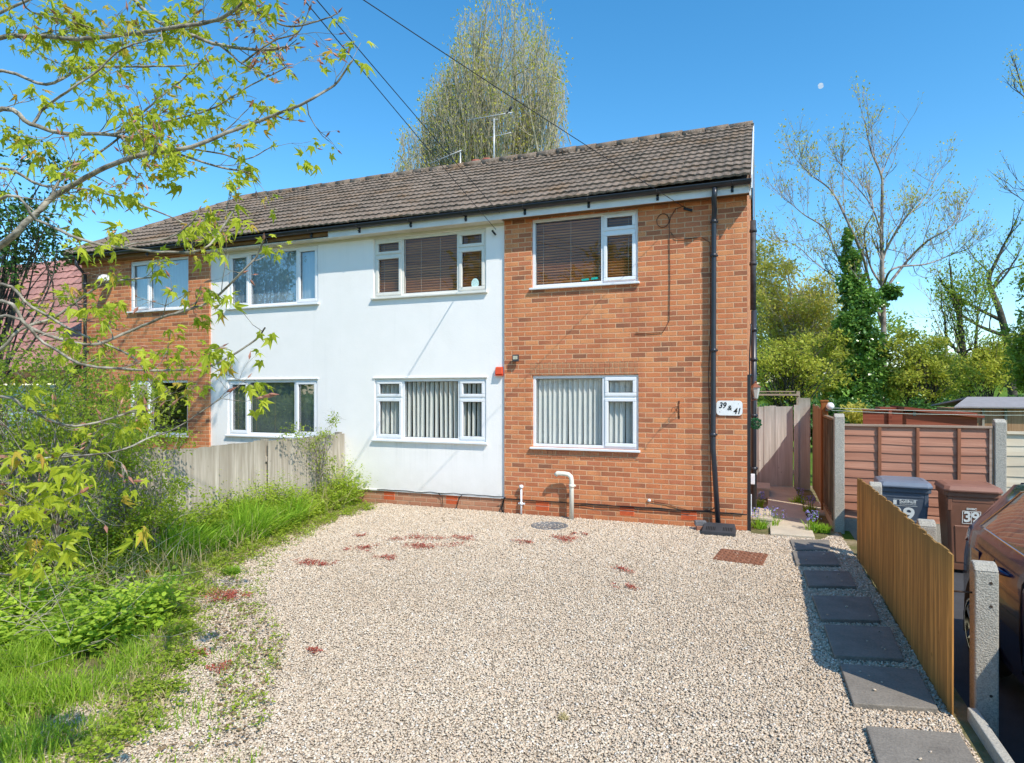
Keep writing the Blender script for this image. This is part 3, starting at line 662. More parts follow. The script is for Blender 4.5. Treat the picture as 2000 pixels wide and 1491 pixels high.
def pebbles(name,P,r0,r1,zb,mat,rs,tint=None,flat=.5):
    n=len(P); r=rs.uniform(0,1,n)**1.9*(r1-r0)+r0; a=rs.rand(n)*6.283; el=rs.uniform(.62,1,n); fl=rs.uniform(flat*.7,flat*1.25,n)
    d=np.hypot(P[:,0]-CAM[0],P[:,1]-CAM[1]); r=r*np.clip(d/6.5,1,1.35)
    L=ico[None]*(1+rs.normal(size=(n,12,1))*.09); x=L[...,0]*r[:,None]; y=L[...,1]*(r*el)[:,None]; z=L[...,2]*(r*fl)[:,None]
    tl=rs.normal(size=n)*.25; z=z+x*tl[:,None]
    X=x*np.cos(a)[:,None]-y*np.sin(a)[:,None]+P[:,0,None]; Y=x*np.sin(a)[:,None]+y*np.cos(a)[:,None]+P[:,1,None]
    Z=z+zb+(r*fl)[:,None]*.6+rs.uniform(0,.009,n)[:,None]
    V=np.stack([X,Y,Z],-1).reshape(-1,3); F=(icf[None]+(np.arange(n)*12)[:,None,None]).reshape(-1,3)
    return np_mesh(name,V,F,mat,None,True,np.repeat(rs.rand(n) if tint is None else tint,12))
print('pebbles',len(P))
tag(pebbles('loose_gravel',P,.0055,.0118,-.004,PEB,rs),'pale beige and grey loose gravel spread over the drive','gravel',kind='stuff')
# a few stones lying on the slabs
Q=[]
for pl,_ in SLABS[1:]:
    q=np.array(pl); c=q.mean(0)
    for k in range(4): Q.append(c+(q[rs.randint(4)]-c)*rs.rand()*.8)
tag(pebbles('stray_pebbles',np.array(Q),.008,.014,.033,PEB,rs),'few stray pale pebbles kicked up onto the dark slabs','gravel',kind='stuff')
# ------------------------------------------------------------------ paved path
FLAG=plain('buff_paving_flag',(.54,.46,.35),.9,.2,4,.4,70,fine=.2)
m=MB(); y=-.16; rr=random.Random(9)
while y<4.4:
    l=rr.choice([.58,.6,.6]); m.obox((.575+rr.uniform(-.01,.01),y+l/2,rr.uniform(.0,.006)),.55,l-.014,.05,rx=rr.uniform(-.006,.006),ry=rr.uniform(-.01,.01),rz=rr.uniform(-.01,.01)); y+=l
m.obox((1.02,2.0,.0),.3,.6,.05); m.obox((1.02,2.62,.0),.3,.55,.05)
tag(m.build('path',FLAG,None,.008),kind='structure')
CON=plain('weathered_concrete',(.46,.43,.37),.9,.2,5,.7,90,fine=.35)
CON2=plain('pitted_concrete_post',(.44,.41,.35),.92,.15,4,1.0,110,fine=.5)
m=MB(); m.box(.03,.33,.34,1.12,-.02,.10); m.box(.025,.34,.33,1.13,.10,.145)
tag(m.build('door_step',FLAG,None,.008),'low buff concrete step at the house corner beside the path','step')
m=MB(); m.box(.03,.34,3.1,3.8,-.02,.15); m.box(.02,.36,3.08,3.82,.15,.19)
tag(m.build('door_step',FLAG,None,.008),'further concrete step along the side wall near the gate','step')
# ------------------------------------------------------------------ drain covers and gully
RUST=plain('rusty_iron',(.26,.11,.06),.8,.35,9,.6,60,fine=.4)
d=empty('drain_cover',(-.05,-1.62,.0),0,'rusty rectangular iron drain cover lying in the gravel','drain cover')
q=[(-.33,-1.62),(.13,-1.28),(.28,-1.79),(-.04,-1.98)]
q=[G(1395,1090)[:2],G(1425,1075)[:2],G(1502,1080)[:2],G(1462,1107)[:2]]
q=[(-.35,-1.78),(-.28,-1.22),(.26,-1.30),(.19,-1.86)]
m=MB(); m.prism([(p[0]+.05,p[1]+1.62) for p in q],-.02,.014)
for i in range(10):
    for j in range(10):
        u=(i+.5)/10; v=(j+.5)/10; x=(q[0][0]*(1-u)+q[3][0]*u)*(1-v)+(q[1][0]*(1-u)+q[2][0]*u)*v+.05; y=(q[0][1]*(1-u)+q[3][1]*u)*(1-v)+(q[1][1]*(1-u)+q[2][1]*u)*v+1.62
        m.obox((x,y,.016),.040,.010,.006,rz=.78 if (i+j)%2 else -.78)
m.build('cover_plate',RUST,d)
GRY=plain('grey_plastic_cover',(.16,.165,.17),.7,.15,8,.3,80,fine=.2)
d=empty('inspection_cover',(-2.69,-.70,.0),0,'round grey inspection cover set in the gravel beneath the cream pipe','drain cover')
MB().lathe([(.27,-.02),(.27,.014),(.255,.018),(.25,.012),(.0,.012)],36).build('cover_plate',GRY,d)
m=MB()
for a in range(6): m.obox((.16*math.cos(a*1.047),.16*math.sin(a*1.047),.013),.03,.03,.008,rz=a)
m.build('cover_lug',GRY,d)
BP=plain('black_plastic_gully',(.05,.053,.06),.55,.2,8)
d=empty('gully_cover',(-.36,-.30,.0),0,'black plastic gully cover with slots under the black downpipe','drain cover')
m=MB(); m.box(-.22,.22,-.17,.15,.0,.05); m.add([(-.22,-.17,.05),(.22,-.17,.05),(.20,.15,.12),(-.20,.15,.12),(-.22,.15,.05),(.22,.15,.05)],[(0,1,2,3),(0,3,4),(1,5,2),(3,2,5,4)])
m.build('cover_body',BP,d,.008)
m=MB()
for i in range(6): m.obox((-.16+i*.022,-.05,.0765),.010,.11,.004,rx=.215); m.obox((.06+i*.022,-.05,.0765),.010,.11,.004,rx=.215)
m.build('slots',plain('slot_dark',(.008,.008,.008),.9),d)
for (x,y,z,c,lab) in ((-.62,-.16,.10,(.16,.16,.17),'grey engineering brick resting on a red brick by the downpipe'),(-.60,-.19,.035,(.36,.16,.10),'loose red brick on the gravel under a grey brick')):
    m=MB(); m.obox((x,y,z),.15,.105,.065,rz=.25); tag(m.build('loose_brick',plain('loose_brick_%d'%int(z*100),c,.9,.2,14,.5),None,.004),lab,'brick','loose bricks by the downpipe')
# ------------------------------------------------------------------ timber fence on the right (front)
TIMB=woodmat('orange_treated_timber',(.95,.43,.11),(.34,.145,.04),'Z',1.0,.098,'Y',(.17,.14,.05),(-.15,1.08),contrast=1.0)
GREYW=woodmat('silver_grey_timber',(.70,.63,.54),(.36,.31,.25),'Z',.8,.1,'Y',(.10,.11,.06),(-.2,1.5))
GREYWX=woodmat('silver_grey_gate_timber',(.80,.78,.74),(.48,.46,.42),'Z',.8,.1,'X',(.13,.14,.08),(-.3,2.0))
def feather(name,p0,p1,z0,z1a,z1b,bw,mat,parent,side=1,seed=1,tilt=0.0,jag=.006,lap=.02):
    """vertical featheredge boards from p0 to p1 in plan"""
    rr=random.Random(seed); m=MB(); dx,dy=p1[0]-p0[0],p1[1]-p0[1]; L=math.hypot(dx,dy); ux,uy=dx/L,dy/L; nx,ny=-uy*side,ux*side
    k=int(L/bw)
    for i in range(k):
        t0=i*bw; t1=t0+bw+lap; t1=min(t1,L); f=(i+.5)/k; zt=z1a+(z1b-z1a)*f+rr.uniform(-jag,jag); w=.012*math.sin(f*5+seed)
        th0,th1=.006,.018; off=rr.uniform(-.002,.002)+w; tw=rr.uniform(-.012,.012)
        def p(t,n,z): nn=n+tilt*z+tw*z*.3; return (p0[0]+ux*t+nx*nn,p0[1]+uy*t+ny*nn,z)
        zb=z0+rr.uniform(-.008,.008); sl=rr.uniform(-.004,.004)
        vs=[p(t0,off,zb),p(t0,off+th1,zb),p(t1,off-.001+.011,zb),p(t1,off+.002,zb),p(t0,off,zt),p(t0,off+th1,zt),p(t1,off-.001+.011,zt+sl),p(t1,off+.002,zt+sl)]
        m.add(vs,[(0,1,2,3),(7,6,5,4),(0,4,5,1),(1,5,6,2),(2,6,7,3),(3,7,4,0)])
    return m.build(name,mat,parent)
fr=empty('timber_fence',(1.25,-3,0),0,'low orange-brown featheredge timber fence with concrete posts beside the stepping slabs','fence')
def loc(o,root): o.matrix_parent_inverse=Matrix.Translation(-Vector(root.location)); return o
loc(feather('board_panel',(1.25,-1.06),(1.25,-4.98),.0,.945,.975,.098,TIMB,fr,side=-1,seed=3,jag=.011),fr)
m=MB(); m.box(1.262,1.30,-4.7,-1.0,.22,.28); m.box(1.262,1.30,-4.7,-1.0,.72,.78); loc(m.build('rail',TIMB,fr),fr)
def cpost(x,y,h,rz=0,w=.10,d=.12,z0=-.32):
    m=MB(); m.box(-w/2,w/2,-d/2,d/2,z0,h-.05); 
    m.add([(-w/2,-d/2,h-.05),(w/2,-d/2,h-.05),(w/2,d/2,h-.05),(-w/2,d/2,h-.05),(-w/2,-d/2*.3,h-.012),(w/2,-d/2*.3,h-.012),(w/2,d/2*.45,h),(-w/2,d/2*.45,h)],[(0,1,5,4),(1,2,6,5),(2,3,7,6),(3,0,4,7),(4,5,6,7)])
    o=m.build('concrete_post',CON2,None,.012,3); o.location=(x,y,0); o.rotation_euler=(0,0,rz); return o
for (x,y,h) in ((1.43,-4.83,.92),(1.43,-3.41,.91),(1.43,-1.0,.90)):
    p_=cpost(x,y,h,w=.125,d=.11); p_.parent=fr; loc(p_,fr)
# mortice holes and bolts on the near post
m=MB(); 
for z in (.80,.66,.12): m.tube([(1.45,-4.888,z),(1.45,-4.883,z)],.009,8)
m.tube([(1.26,-4.84,.72),(1.37,-4.84,.722)],.006,6)
loc(m.build('post_fixing',plain('rust_bolt',(.06,.04,.03),.8),fr),fr)
MB_=MB(); MB_.box(1.31,1.362,-7.4,-4.96,-.3,.065)
tag(MB_.build('edging_kerb',CON,None,.006),'concrete edging strip on the ground at the fence foot, bottom right','kerb')
# ------------------------------------------------------------------ old fence on the left
lf=empty('weathered_fence',(-6.8,-4,0),0,'silver grey weathered featheredge fence half hidden by weeds on the left','fence')
WE=[(0.02,-1.96,1.21,1.22),(-1.95,-3.76,1.235,1.22),(-3.75,-5.56,1.27,1.26),(-5.55,-7.46,1.27,1.29),(-7.45,-9.3,1.29,1.27)]
for k,(a,b,h0,h1) in enumerate(WE):
    loc(feather('board_panel',(-6.80+.01*(k%2),a),(-6.80+.01*((k+1)%2),b),.02,h0,h1,.1,GREYW,lf,side=1,seed=10+k,jag=.012),lf)
for y in (-1.86,-3.71,-5.51,-7.41,-.03): 
    m=MB(); m.box(-6.93,-6.84,y-.045,y+.045,-.1,1.24); loc(m.build('fence_post',GREYW,lf),lf)
m=MB(); m.box(-6.84,-6.81,-9.3,0,.3,.38); m.box(-6.84,-6.81,-9.3,0,.9,.98); loc(m.build('rail',GREYW,lf),lf)
# ------------------------------------------------------------------ side passage: gate, fences
g=empty('garden_gate',(.5,4.5,0),0,'grey weathered wooden side gate closing the passage beside the house','gate')
loc(feather('board_panel',(.05,4.52),(.84,4.52),.03,1.665,1.675,.105,GREYWX,g,side=-1,seed=31,jag=.012),g)
m=MB(); m.box(.06,.84,4.535,4.57,.3,.38); m.box(.06,.84,4.535,4.57,1.3,1.38); loc(m.build('ledge',GREYWX,g),g)
m=MB(); m.box(.82,.90,4.42,4.50,0,1.70); loc(m.build('gate_post',GREYWX,g),g)
m=MB(); m.box(.90,1.12,4.46,4.56,0,1.84); loc(m.build('side_board',GREYWX,g),g)
PALEW=woodmat('pale_rail_timber',(.50,.44,.36),(.32,.26,.2),'X'); 
ra=empty('timber_frame',(.5,6.2,0),0,'bare timber frame with two rails standing behind the side gate','frame')  # plain timber frame, only two rails on two uprights
m=MB(); m.box(.06,1.02,6.14,6.2,1.88,1.92); m.box(.06,.92,6.14,6.2,1.96,1.985); loc(m.build('rail',PALEW,ra),ra)
for x in (.06,.96):
    m=MB(); m.box(x,x+.07,6.21,6.28,0,1.98); loc(m.build('upright',PALEW,ra),ra)
sf=empty('passage_fence',(1.2,3,0),0,'tall brown vertical board fence along the far side of the passage','fence')
BROWNV=woodmat('brown_panel_timber_side',(.46,.36,.26),(.22,.16,.11),'Z',.8,.1,'Y')
loc(feather('board_panel',(1.17,4.45),(1.17,2.16),.04,1.72,1.66,.11,BROWNV,sf,side=-1,seed=41,jag=.02),sf)
ORW=woodmat('orange_post_timber',(.50,.20,.06),(.26,.09,.03),'Z')
m=MB(); m.box(1.11,1.21,2.0,2.1,0,1.80); m.box(1.10,1.22,1.99,2.11,1.80,1.825); loc(m.build('wood_post',ORW,sf,.004),sf)
# ribbed panel between the orange post and the concrete post
rp=empty('ribbed_panel_fence',(1.2,1.3,0),0,'short panel of upright ribs between the orange post and the tall concrete post','fence')
RIB=woodmat('ribbed_panel_timber',(.40,.30,.20),(.16,.11,.07),'Z')
m=MB(); m.box(1.17,1.185,.62,1.98,.16,1.58); loc(m.build('board_panel',RIB,rp),rp)
m=MB()
for i in range(6): m.box(1.135,1.169,.66+i*.245,.70+i*.245,.18,1.54)
m.box(1.13,1.2,.6,2.0,1.55,1.585); m.box(1.13,1.2,.6,2.0,.12,.16); m.box(1.13,1.169,.62,.655,.16,1.55); loc(m.build('rib',RIB,rp,.003),rp)
m=MB(); m.box(1.14,1.21,.62,1.99,-.02,.12); loc(m.build('gravel_board',CON,rp),rp)
# waney lap panel with concrete posts
wl=empty('waney_panel_fence',(2.2,.7,0),0,'red-brown overlapped panel fence between two concrete posts behind the bins','fence')
p_=cpost(1.21,.52,1.655,w=.13,d=.12); p_.parent=wl; loc(p_,wl)
p_=cpost(3.14,.72,1.60,w=.13,d=.12); p_.parent=wl; loc(p_,wl)
LAP=woodmat('red_brown_lap_timber',(.72,.38,.26),(.38,.17,.11),'X',.55,.126,'Z',contrast=.8)
LAPB=woodmat('red_brown_batten',(.45,.19,.10),(.26,.10,.055),'Z')
def lap(x0,x1,z0,z1,y,n,mat,parent,root,seed=1):
    rr=random.Random(seed); m=MB(); st=(z1-z0)/n; K=24
    for i in range(n):
        zb=z0+i*st; vs=[]; ph=rr.random()*6; am=rr.uniform(.002,.009)
        for k in range(K+1):
            x=x0+(x1-x0)*k/K; w=am*math.sin(ph+x*3.1)+.4*am*math.sin(ph*2+x*8)
            vs+=[(x,y-.016,zb+w-.012),(x,y-.003,zb+st+.004),(x,y+.004,zb-.012+w)]
        m.add(vs,[(3*k,3*k+3,3*k+4,3*k+1) for k in range(K)]+[(3*k,3*k+2,3*k+5,3*k+3) for k in range(K)])
    return loc(m.build('board_panel',mat,parent),root)
lap(1.29,3.06,.16,1.47,.72,11,LAP,wl,wl,3)
m=MB(); 
for x in (1.74,2.20,2.68): m.box(x-.02,x+.02,.675,.703,.14,1.46)
loc(m.build('batten',LAPB,wl,.003),wl)
CAPW=woodmat('pale_capping',(.55,.42,.33),(.36,.25,.18),'X')
m=MB(); m.box(1.29,3.06,.68,.755,1.47,1.50); m.box(3.02,3.06,.685,.702,.15,1.468); loc(m.build('capping',CAPW,wl,.003),wl)
m=MB(); m.box(1.29,3.06,.69,.74,-.30,.14); loc(m.build('gravel_board',CON,wl),wl)
cf=empty('cream_fence',(4.3,.72,0),0,'cream painted overlapped panel fence at the right edge','fence')
CRF=woodmat('cream_painted_boards',(.78,.68,.52),(.66,.55,.40),'X',.6)
lap(3.22,5.3,-.25,1.40,.74,12,CRF,cf,cf,8)
m=MB(); m.box(3.22,5.3,.70,.76,1.40,1.435); m.box(4.2,4.24,.70,.723,.05,1.39); loc(m.build('capping',CRF,cf),cf)
# ------------------------------------------------------------------ wheelie bins
def bin_(name,loc_,rz,col,lidcol,lab,digits,sticker):
    e=empty(name,loc_,rz,lab,'wheelie bin','wheelie bins by the panel fence')
    mat=plain(name+'_plastic',col,.48,.14,5,.25,140); lm=plain(name+'_lid_plastic',lidcol,.42,.1,5)
    m=MB(); rings=[]
    def ring(w,d0,d1,z,r=.03):
        x=w/2; return [(-x+r,d0,z),(x-r,d0,z),(x,d0+r,z),(x,d1-r,z),(x-r,d1,z),(-x+r,d1,z),(-x,d1-r,z),(-x,d0+r,z)]
    prof=[(.40,-.19,.22,.04),(.42,-.20,.24,.10),(.50,-.275,.26,.80),(.50,-.28,.26,.90),(.55,-.30,.28,.905),(.55,-.30,.28,.965)]
    vs=[]; 
    for w,d0,d1,z in prof: vs+=ring(w,d0,d1,z)
    fs=[tuple(range(8))[::-1]]
    for i in range(len(prof)-1):
        for k in range(8): fs.append((i*8+k,i*8+(k+1)%8,i*8+8+(k+1)%8,i*8+8+k))
    m.add(vs,fs); 
    body=m.build('bin_body',mat,e,.008)
    # raised lower front panel and ribs
    def fy(z): return -.20-(z-.10)/.70*.075
    m=MB(); m.add([(-.15,fy(.14)-.008,.14),(.15,fy(.14)-.008,.14),(.17,fy(.56)-.008,.56),(-.17,fy(.56)-.008,.56),(-.16,fy(.12)+.01,.12),(.16,fy(.12)+.01,.12),(.185,fy(.58)+.01,.58),(-.185,fy(.58)+.01,.58)],[(0,1,2,3),(0,4,5,1),(1,5,6,2),(2,6,7,3),(3,7,4,0)])
    m.build('front_rib',mat,e,.006)
    m=MB(); m.box(-.245,-.20,-.284,-.27,.74,.90); m.box(.20,.245,-.284,-.27,.74,.90); m.box(-.2,.2,-.282,-.27,.84,.90); m.build('comb_rim',mat,e,.01)
    L=MB(); n=10; vs=[]
    lp=[(.575,-.335,.30,.962),(.575,-.335,.30,.985),(.565,-.325,.295,.998),(.54,-.30,.28,1.025),(.44,-.20,.24,1.04),(.40,-.16,.22,1.034)]
    for w,d0,d1,z in lp: vs+=ring(w,d0,d1,z,.05)
    fs=[tuple(range(8))[::-1]]
    for i in range(len(lp)-1):
        for k in range(8): fs.append((i*8+k,i*8+(k+1)%8,i*8+8+(k+1)%8,i*8+8+k))
    fs.append(tuple(len(vs)-8+k for k in range(8))); L.add(vs,fs); L.build('lid',lm,e,.01)
    h=MB(); h.tube([(-.24,.33,.985),(.24,.33,.985)],.018,8); h.box(-.24,-.20,.28,.34,.96,1.0); h.box(.20,.24,.28,.34,.96,1.0); h.build('handle',mat,e)
    for s in (-1,1):
        w=MB(); w.tube([(s*.24,.20,.1),(s*.285,.20,.1)],.1,16); w.build('wheel',plain(name+'_rubber',(.02,.02,.02),.8) if name+'_rubber' not in bpy.data.materials else bpy.data.materials[name+'_rubber'],e)
    tilt=math.atan(.075/.70)
    def M(x,z): return Matrix.Translation((x,fy(z)-.005,z))@Matrix.Rotation(math.radians(90)+tilt*1.0,4,'X')
    wh=plain(name+'_white_print',(.80,.80,.74),.6,.12,30)
    for t,x,z,s,off,w in digits: text_mesh('lettering',t,s,wh,e,M(x,z),.001,off,0,w)
    if sticker:
        x0,x1,z0,z1=sticker; q=MB()
        for a,b,c,d in ((x0,x1,z1-.007,z1),(x0,x1,z0,z0+.007),(x0,x0+.007,z0,z1),(x1-.007,x1,z0,z1),((x0+x1)/2-.004,(x0+x1)/2+.003,z0,z1)):
            q.add([(a,fy(c)-.006,c),(b,fy(c)-.006,c),(b,fy(d)-.006,d),(a,fy(d)-.006,d)],[(0,1,2,3)])
        q.build('sticker_border',wh,e)
    else:
        q=MB()
        for a,b,c,d in ((-.12,-.085,.754,.809),(-.12,.13,.817,.821),(-.12,.13,.741,.745)): q.add([(a,fy(c)-.006,c),(b,fy(c)-.006,c),(b,fy(d)-.006,d),(a,fy(d)-.006,d)],[(0,1,2,3)])
        q.build('printed_crest',wh,e)
    e.scale=(1.05,1.0,1.06)
    return e
bin_('grey_wheelie_bin',(1.90,.10,-.28),-.06,(.085,.105,.135),(.16,.19,.24),'blue-grey wheelie bin with white 39 behind the timber fence',
     [('39',-.02,.64,.21,.005,.24),('Solihull',.03,.795,.052,.001,.17),('METROPOLITAN BOROUGH',.03,.762,.02,.0,.17)],None)
bin_('brown_wheelie_bin',(2.58,-.04,-.28),-.04,(.24,.105,.062),(.27,.125,.085),'brown wheelie bin with white 39 sticker in front of the panel fence',
     [('39',-.01,.67,.165,.005,.15),('SMBC',-.01,.768,.03,.001,.10)],(-.10,.08,.595,.745))
# ------------------------------------------------------------------ parked car
def car():
    X0=1.80; e=empty('parked_car',(X0+.95,-2.62,-.28),-math.pi/2,'dark blue glossy hatchback parked behind the fence at the right edge','car')
    t=NT('navy_car_paint'); fl=t.noise(400,1)
    PAINT=t.out(t.pbsdf(t.mix(fl,(.012,.018,.075),(.02,.03,.11)),.2,.5,None,.2,.55))
    CHR=plain('car_chrome',(.6,.62,.65),.12,.05,8,metal=1.0); TYR=plain('tyre_rubber',(.018,.018,.02),.85,.2,20); BLK=plain('car_black_trim',(.015,.015,.017),.35)
    # stations along the length (x forward from the rear), right side at y=-.88 (towards the gravel)
    ST=[(0.0,.60,.66,.40,.42,.95,.98,.60),(.05,.78,.80,.28,.62,.98,1.03,.70),(.22,.82,.85,.22,.70,1.00,1.22,.62),(.55,.84,.875,.20,.74,1.00,1.40,.62),(.95,.84,.88,.20,.76,.985,1.455,.64),(1.7,.84,.88,.20,.77,.965,1.475,.66),(2.4,.84,.88,.20,.77,.945,1.44,.64),(2.85,.84,.88,.20,.76,.93,1.20,.62),(3.15,.84,.875,.20,.74,.915,.955,.60),(3.7,.82,.86,.20,.70,.86,.885,.55),(4.1,.76,.80,.24,.62,.74,.77,.5),(4.22,.62,.66,.34,.5,.60,.62,.42)]
    def sec(s):
        x,ws,wm,zs,zm,zb,zr,wr=s; tp=(zr-zb)
        h=[(ws,zs),(wm,zs+.14),(wm+.005,zm-.1),(wm,zm+.06),(wm-.03,zb-.03),(wm-.055,zb),(wr+(wm-.055-wr)*.35,zb+tp*.62),(wr,zb+tp*.93),(wr*.6,zr),(0,zr+.01)]
        return [(x,-y,z) for y,z in h]+[(x,y,z) for y,z in h[::-1][1:]]
    def lerp(a,b,f): return tuple(p+(q-p)*f for p,q in zip(a,b))
    fine=[]
    for a,b in zip(ST,ST[1:]):
        k=max(1,int((b[0]-a[0])/.12))
        for i in range(k): fine.append(lerp(a,b,i/k))
    fine.append(ST[-1])
    secs=[sec(s) for s in fine]; n=len(secs[0]); vs=[v for s in secs for v in s]; fs=[]; gl=[]
    arches=((.72,.37),(3.32,.36))
    for i in range(len(secs)-1):
        for k in range(n-1):
            f=(i*n+k,i*n+k+1,(i+1)*n+k+1,(i+1)*n+k)
            fs.append(f)
    m=MB(); m.add(vs,fs,True); m.add(secs[0],[tuple(range(n))]); m.add(secs[-1],[tuple(range(n))[::-1]])
    body=m.build('body',PAINT,e)
    # glass house: side windows, rear screen, windscreen
    G_=glassmat('car_glass',1.6,(.25,.28,.28)) 
    def side_pt(x,f,s,o=.004):
        for a,b in zip(fine,fine[1:]):
            if a[0]<=x<=b[0]:
                q=lerp(a,b,(x-a[0])/(b[0]-a[0]+1e-9)); break
        zb,zr,wm,wr=q[5],q[6],q[2]-.055,q[7]; tp=zr-zb; z=zb+tp*f; 
        y=wm+(wr+(wm-wr)*.35-wm)*(f/.62) if f<.62 else wr+(wm-wr)*.35*(1-(f-.62)/.31)
        return (x,s*(y+o),z)
    GL=plain('car_window_tint',(.10,.12,.13),.04,.3,3,spec=.9,coat=1.0); SEAL=MB()
    for s in (-1,1):
        for (xa,xb,fa,fb) in ((.46,1.50,.08,.84),(1.60,2.62,.06,.84)):
            g_=MB(); K=8; vs=[]
            for k in range(K+1):
                x=xa+(xb-xa)*k/K
                lo=fa; hi=fb
                if xa<1 : hi=fa+(fb-fa)*min(1,(x-xa)/.42+.04)
                elif xa>1.5: hi=fa+(fb-fa)*min(1,(xb-x)/.5+.04)
                for j in range(4): vs.append(side_pt(x,lo+(hi-lo)*j/3,s,.006))
            g_.add(vs,[(k*4+j,k*4+j+1,k*4+j+5,k*4+j+4) for k in range(K) for j in range(3)],True); w=g_.build('side_window',GL,e)
            ol=[vs[k*4] for k in range(K+1)]+[vs[K*4+j] for j in range(1,4)]+[vs[k*4+3] for k in range(K,-1,-1)]
            MB().tube([(p[0],p[1]+s*.002,p[2]) for p in ol]+[ol[0]],.008,5).build('window_trim',CHR if s<0 else BLK,w)
        d=MB()
        for xx in (.98,1.52,2.70):
            pts=[side_pt(xx if xx<2 else xx,.02,s,.0)]; 
            d.tube([(xx,s*.80,1.0),(xx,s*.876,.86),(xx,s*.886,.72),(xx,s*.888,.5),(xx,s*.87,.3)],.006,4)
        d.build('door_gap',BLK,e)
        for xx in (1.18,2.3):
            h=MB(); h.tube([(xx-.10,s*.866,.855),(xx-.07,s*.90,.862),(xx+.07,s*.90,.862),(xx+.10,s*.866,.855)],[.012,.016,.016,.012],8); h.build('door_handle',PAINT,e)
        f=MB(); f.obox((.60,s*.875,.80),.17,.006,.15); f.build('fuel_flap' if s<0 else 'quarter_panel',PAINT,e,.02)
        q=MB() 
        q.add([(.015,s*.665,.96),(.06,s*.768,.965),(.16,s*.808,.95),(.27,s*.828,.91),(.20,s*.842,.86),(.07,s*.80,.83),(.01,s*.69,.85)],[(0,1,2,3,4,5,6)])
        q.build('tail_light',plain('tail_lens_%d'%(s+1),(.50,.07,.02),.15,.3,12,coat=1.0),e)
        for ax,ar in arches:
            a=MB(); pts=[(ax+ar*math.cos(q_),s*.885,.33+ar*math.sin(q_)) for q_ in [math.pi*k/14 for k in range(15)]]
            disc=[(ax,s*.888,.33)]+pts; a.add(disc,[(0,i,i+1) for i in range(1,15)]); a.box(ax-ar,ax+ar,s*.886-.002,s*.886+.002,.17,.33); a.build('wheel_arch',TYR,e)
            w=MB(); w.tube([(ax,s*.74,.315),(ax,s*.905,.315)],.315,28); wh=w.build('wheel',TYR,e,.02)
            r=MB(); r.lathe([(.215,-.01),(.215,.012),(.19,.012),(.185,-.005),(.05,-.005),(.045,.01),(0,.012)],24)
            for k in range(5): r.obox((.11*math.cos(k*1.2566),.11*math.sin(k*1.2566),.0),.15,.045,.02,rz=k*1.2566)
            rim=r.build('rim',CHR,wh); rim.matrix_local=Matrix.Translation((ax,s*.912,.315))@Matrix.Rotation(math.radians(90)*(-s*-1 if s>0 else 1),4,'X')
    rwn=MB(); rwn.add([(.04,-.58,1.05),(.04,.58,1.05),(.44,.54,1.375),(.44,-.54,1.375)],[(0,1,2,3)]); rwn.build('rear_screen',GL,e)
    fwn=MB(); fwn.add([(3.12,-.62,.975),(3.12,.62,.975),(2.45,.57,1.44),(2.45,-.57,1.44)],[(0,1,2,3)]); fwn.build('windscreen',GL,e)
    pl=MB(); pl.box(-.03,-.0,-.26,.26,.5,.62); pl.build('number_plate_holder',BLK,e,.005); e.scale=(1.08,1.08,1.08)
    bmp=MB(); bmp.box(-.06,.12,-.74,.74,.34,.56); bmp.build('bumper',PAINT,e,.05,4)
    sk=MB(); sk.box(.3,4.0,-.80,.80,.16,.3); sk.build('underbody',BLK,e)
    return e
car()
# ------------------------------------------------------------------ sheds behind
REDW=woodmat('red_stained_shed',(.40,.12,.07),(.24,.06,.035),'X',.5,.11,'Z'); REDD=woodmat('red_stained_fascia',(.36,.10,.06),(.2,.05,.03),'X')
BRW=woodmat('brown_shed_boards',(.46,.29,.17),(.3,.17,.09),'Z',.6,.12,'X'); FELT=plain('grey_roof_felt',(.30,.28,.28),.9,.15,5,.4,80,fine=.2)
s=empty('red_shed',(4.1,9,0),0,'low red stained wooden store with sloping roof seen above the panel fence','shed')
m=MB(); m.box(3.56,5.02,8.6,10.0,-.03,1.46); loc(m.build('wall',REDW,s),s)
m=MB(); m.add([(3.50,8.5,1.52),(5.14,8.5,1.34),(5.14,10.3,1.34),(3.50,10.3,1.52),(3.50,8.5,1.60),(5.14,8.5,1.42),(5.14,10.3,1.42),(3.50,10.3,1.60)],[(0,1,5,4),(4,5,6,7),(0,4,7,3),(1,2,6,5),(2,3,7,6),(0,3,2,1)]); loc(m.build('roof',REDD,s),s)
m=MB(); m.box(3.14,3.54,9.3,10.0,-.03,1.50); m.box(3.10,3.52,9.25,10.05,1.50,1.56); loc(m.build('side_bay',REDW,s),s)
m=MB(); m.box(3.70,3.76,8.57,8.60,1.38,1.48); loc(m.build('hinge_plate',GRY,s),s)
s=empty('brown_shed',(6,10.5,0),0,'brown boarded shed with grey felt roof at the right edge behind the fences','shed')
m=MB(); m.box(5.0,8.6,10.2,12.2,-.03,1.53); loc(m.build('wall',BRW,s),s)
m=MB(); m.add([(4.9,10.0,1.55),(8.9,10.0,1.55),(8.9,11.6,1.78),(5.6,11.6,1.78),(8.9,12.4,1.55),(4.9,12.4,1.55),(4.9,10.0,1.585),(8.9,10.0,1.585),(8.9,11.6,1.83),(5.6,11.6,1.83),(8.9,12.4,1.585),(4.9,12.4,1.585)],[(0,1,2,3),(3,2,4,5),(6,7,8,9),(9,8,10,11),(0,1,7,6),(0,6,9,3),(3,9,11,5)]); loc(m.build('roof',FELT,s),s)
m=MB(); m.box(6.02,6.08,10.15,10.2,.0,1.6); m.box(5.55,5.6,10.15,10.2,0,1.6); loc(m.build('cover_strip',GREYW,s),s)
s=empty('low_brown_fence',(2.1,5.2,0),0,'small dark red-brown fence top showing behind the panel fence','fence')
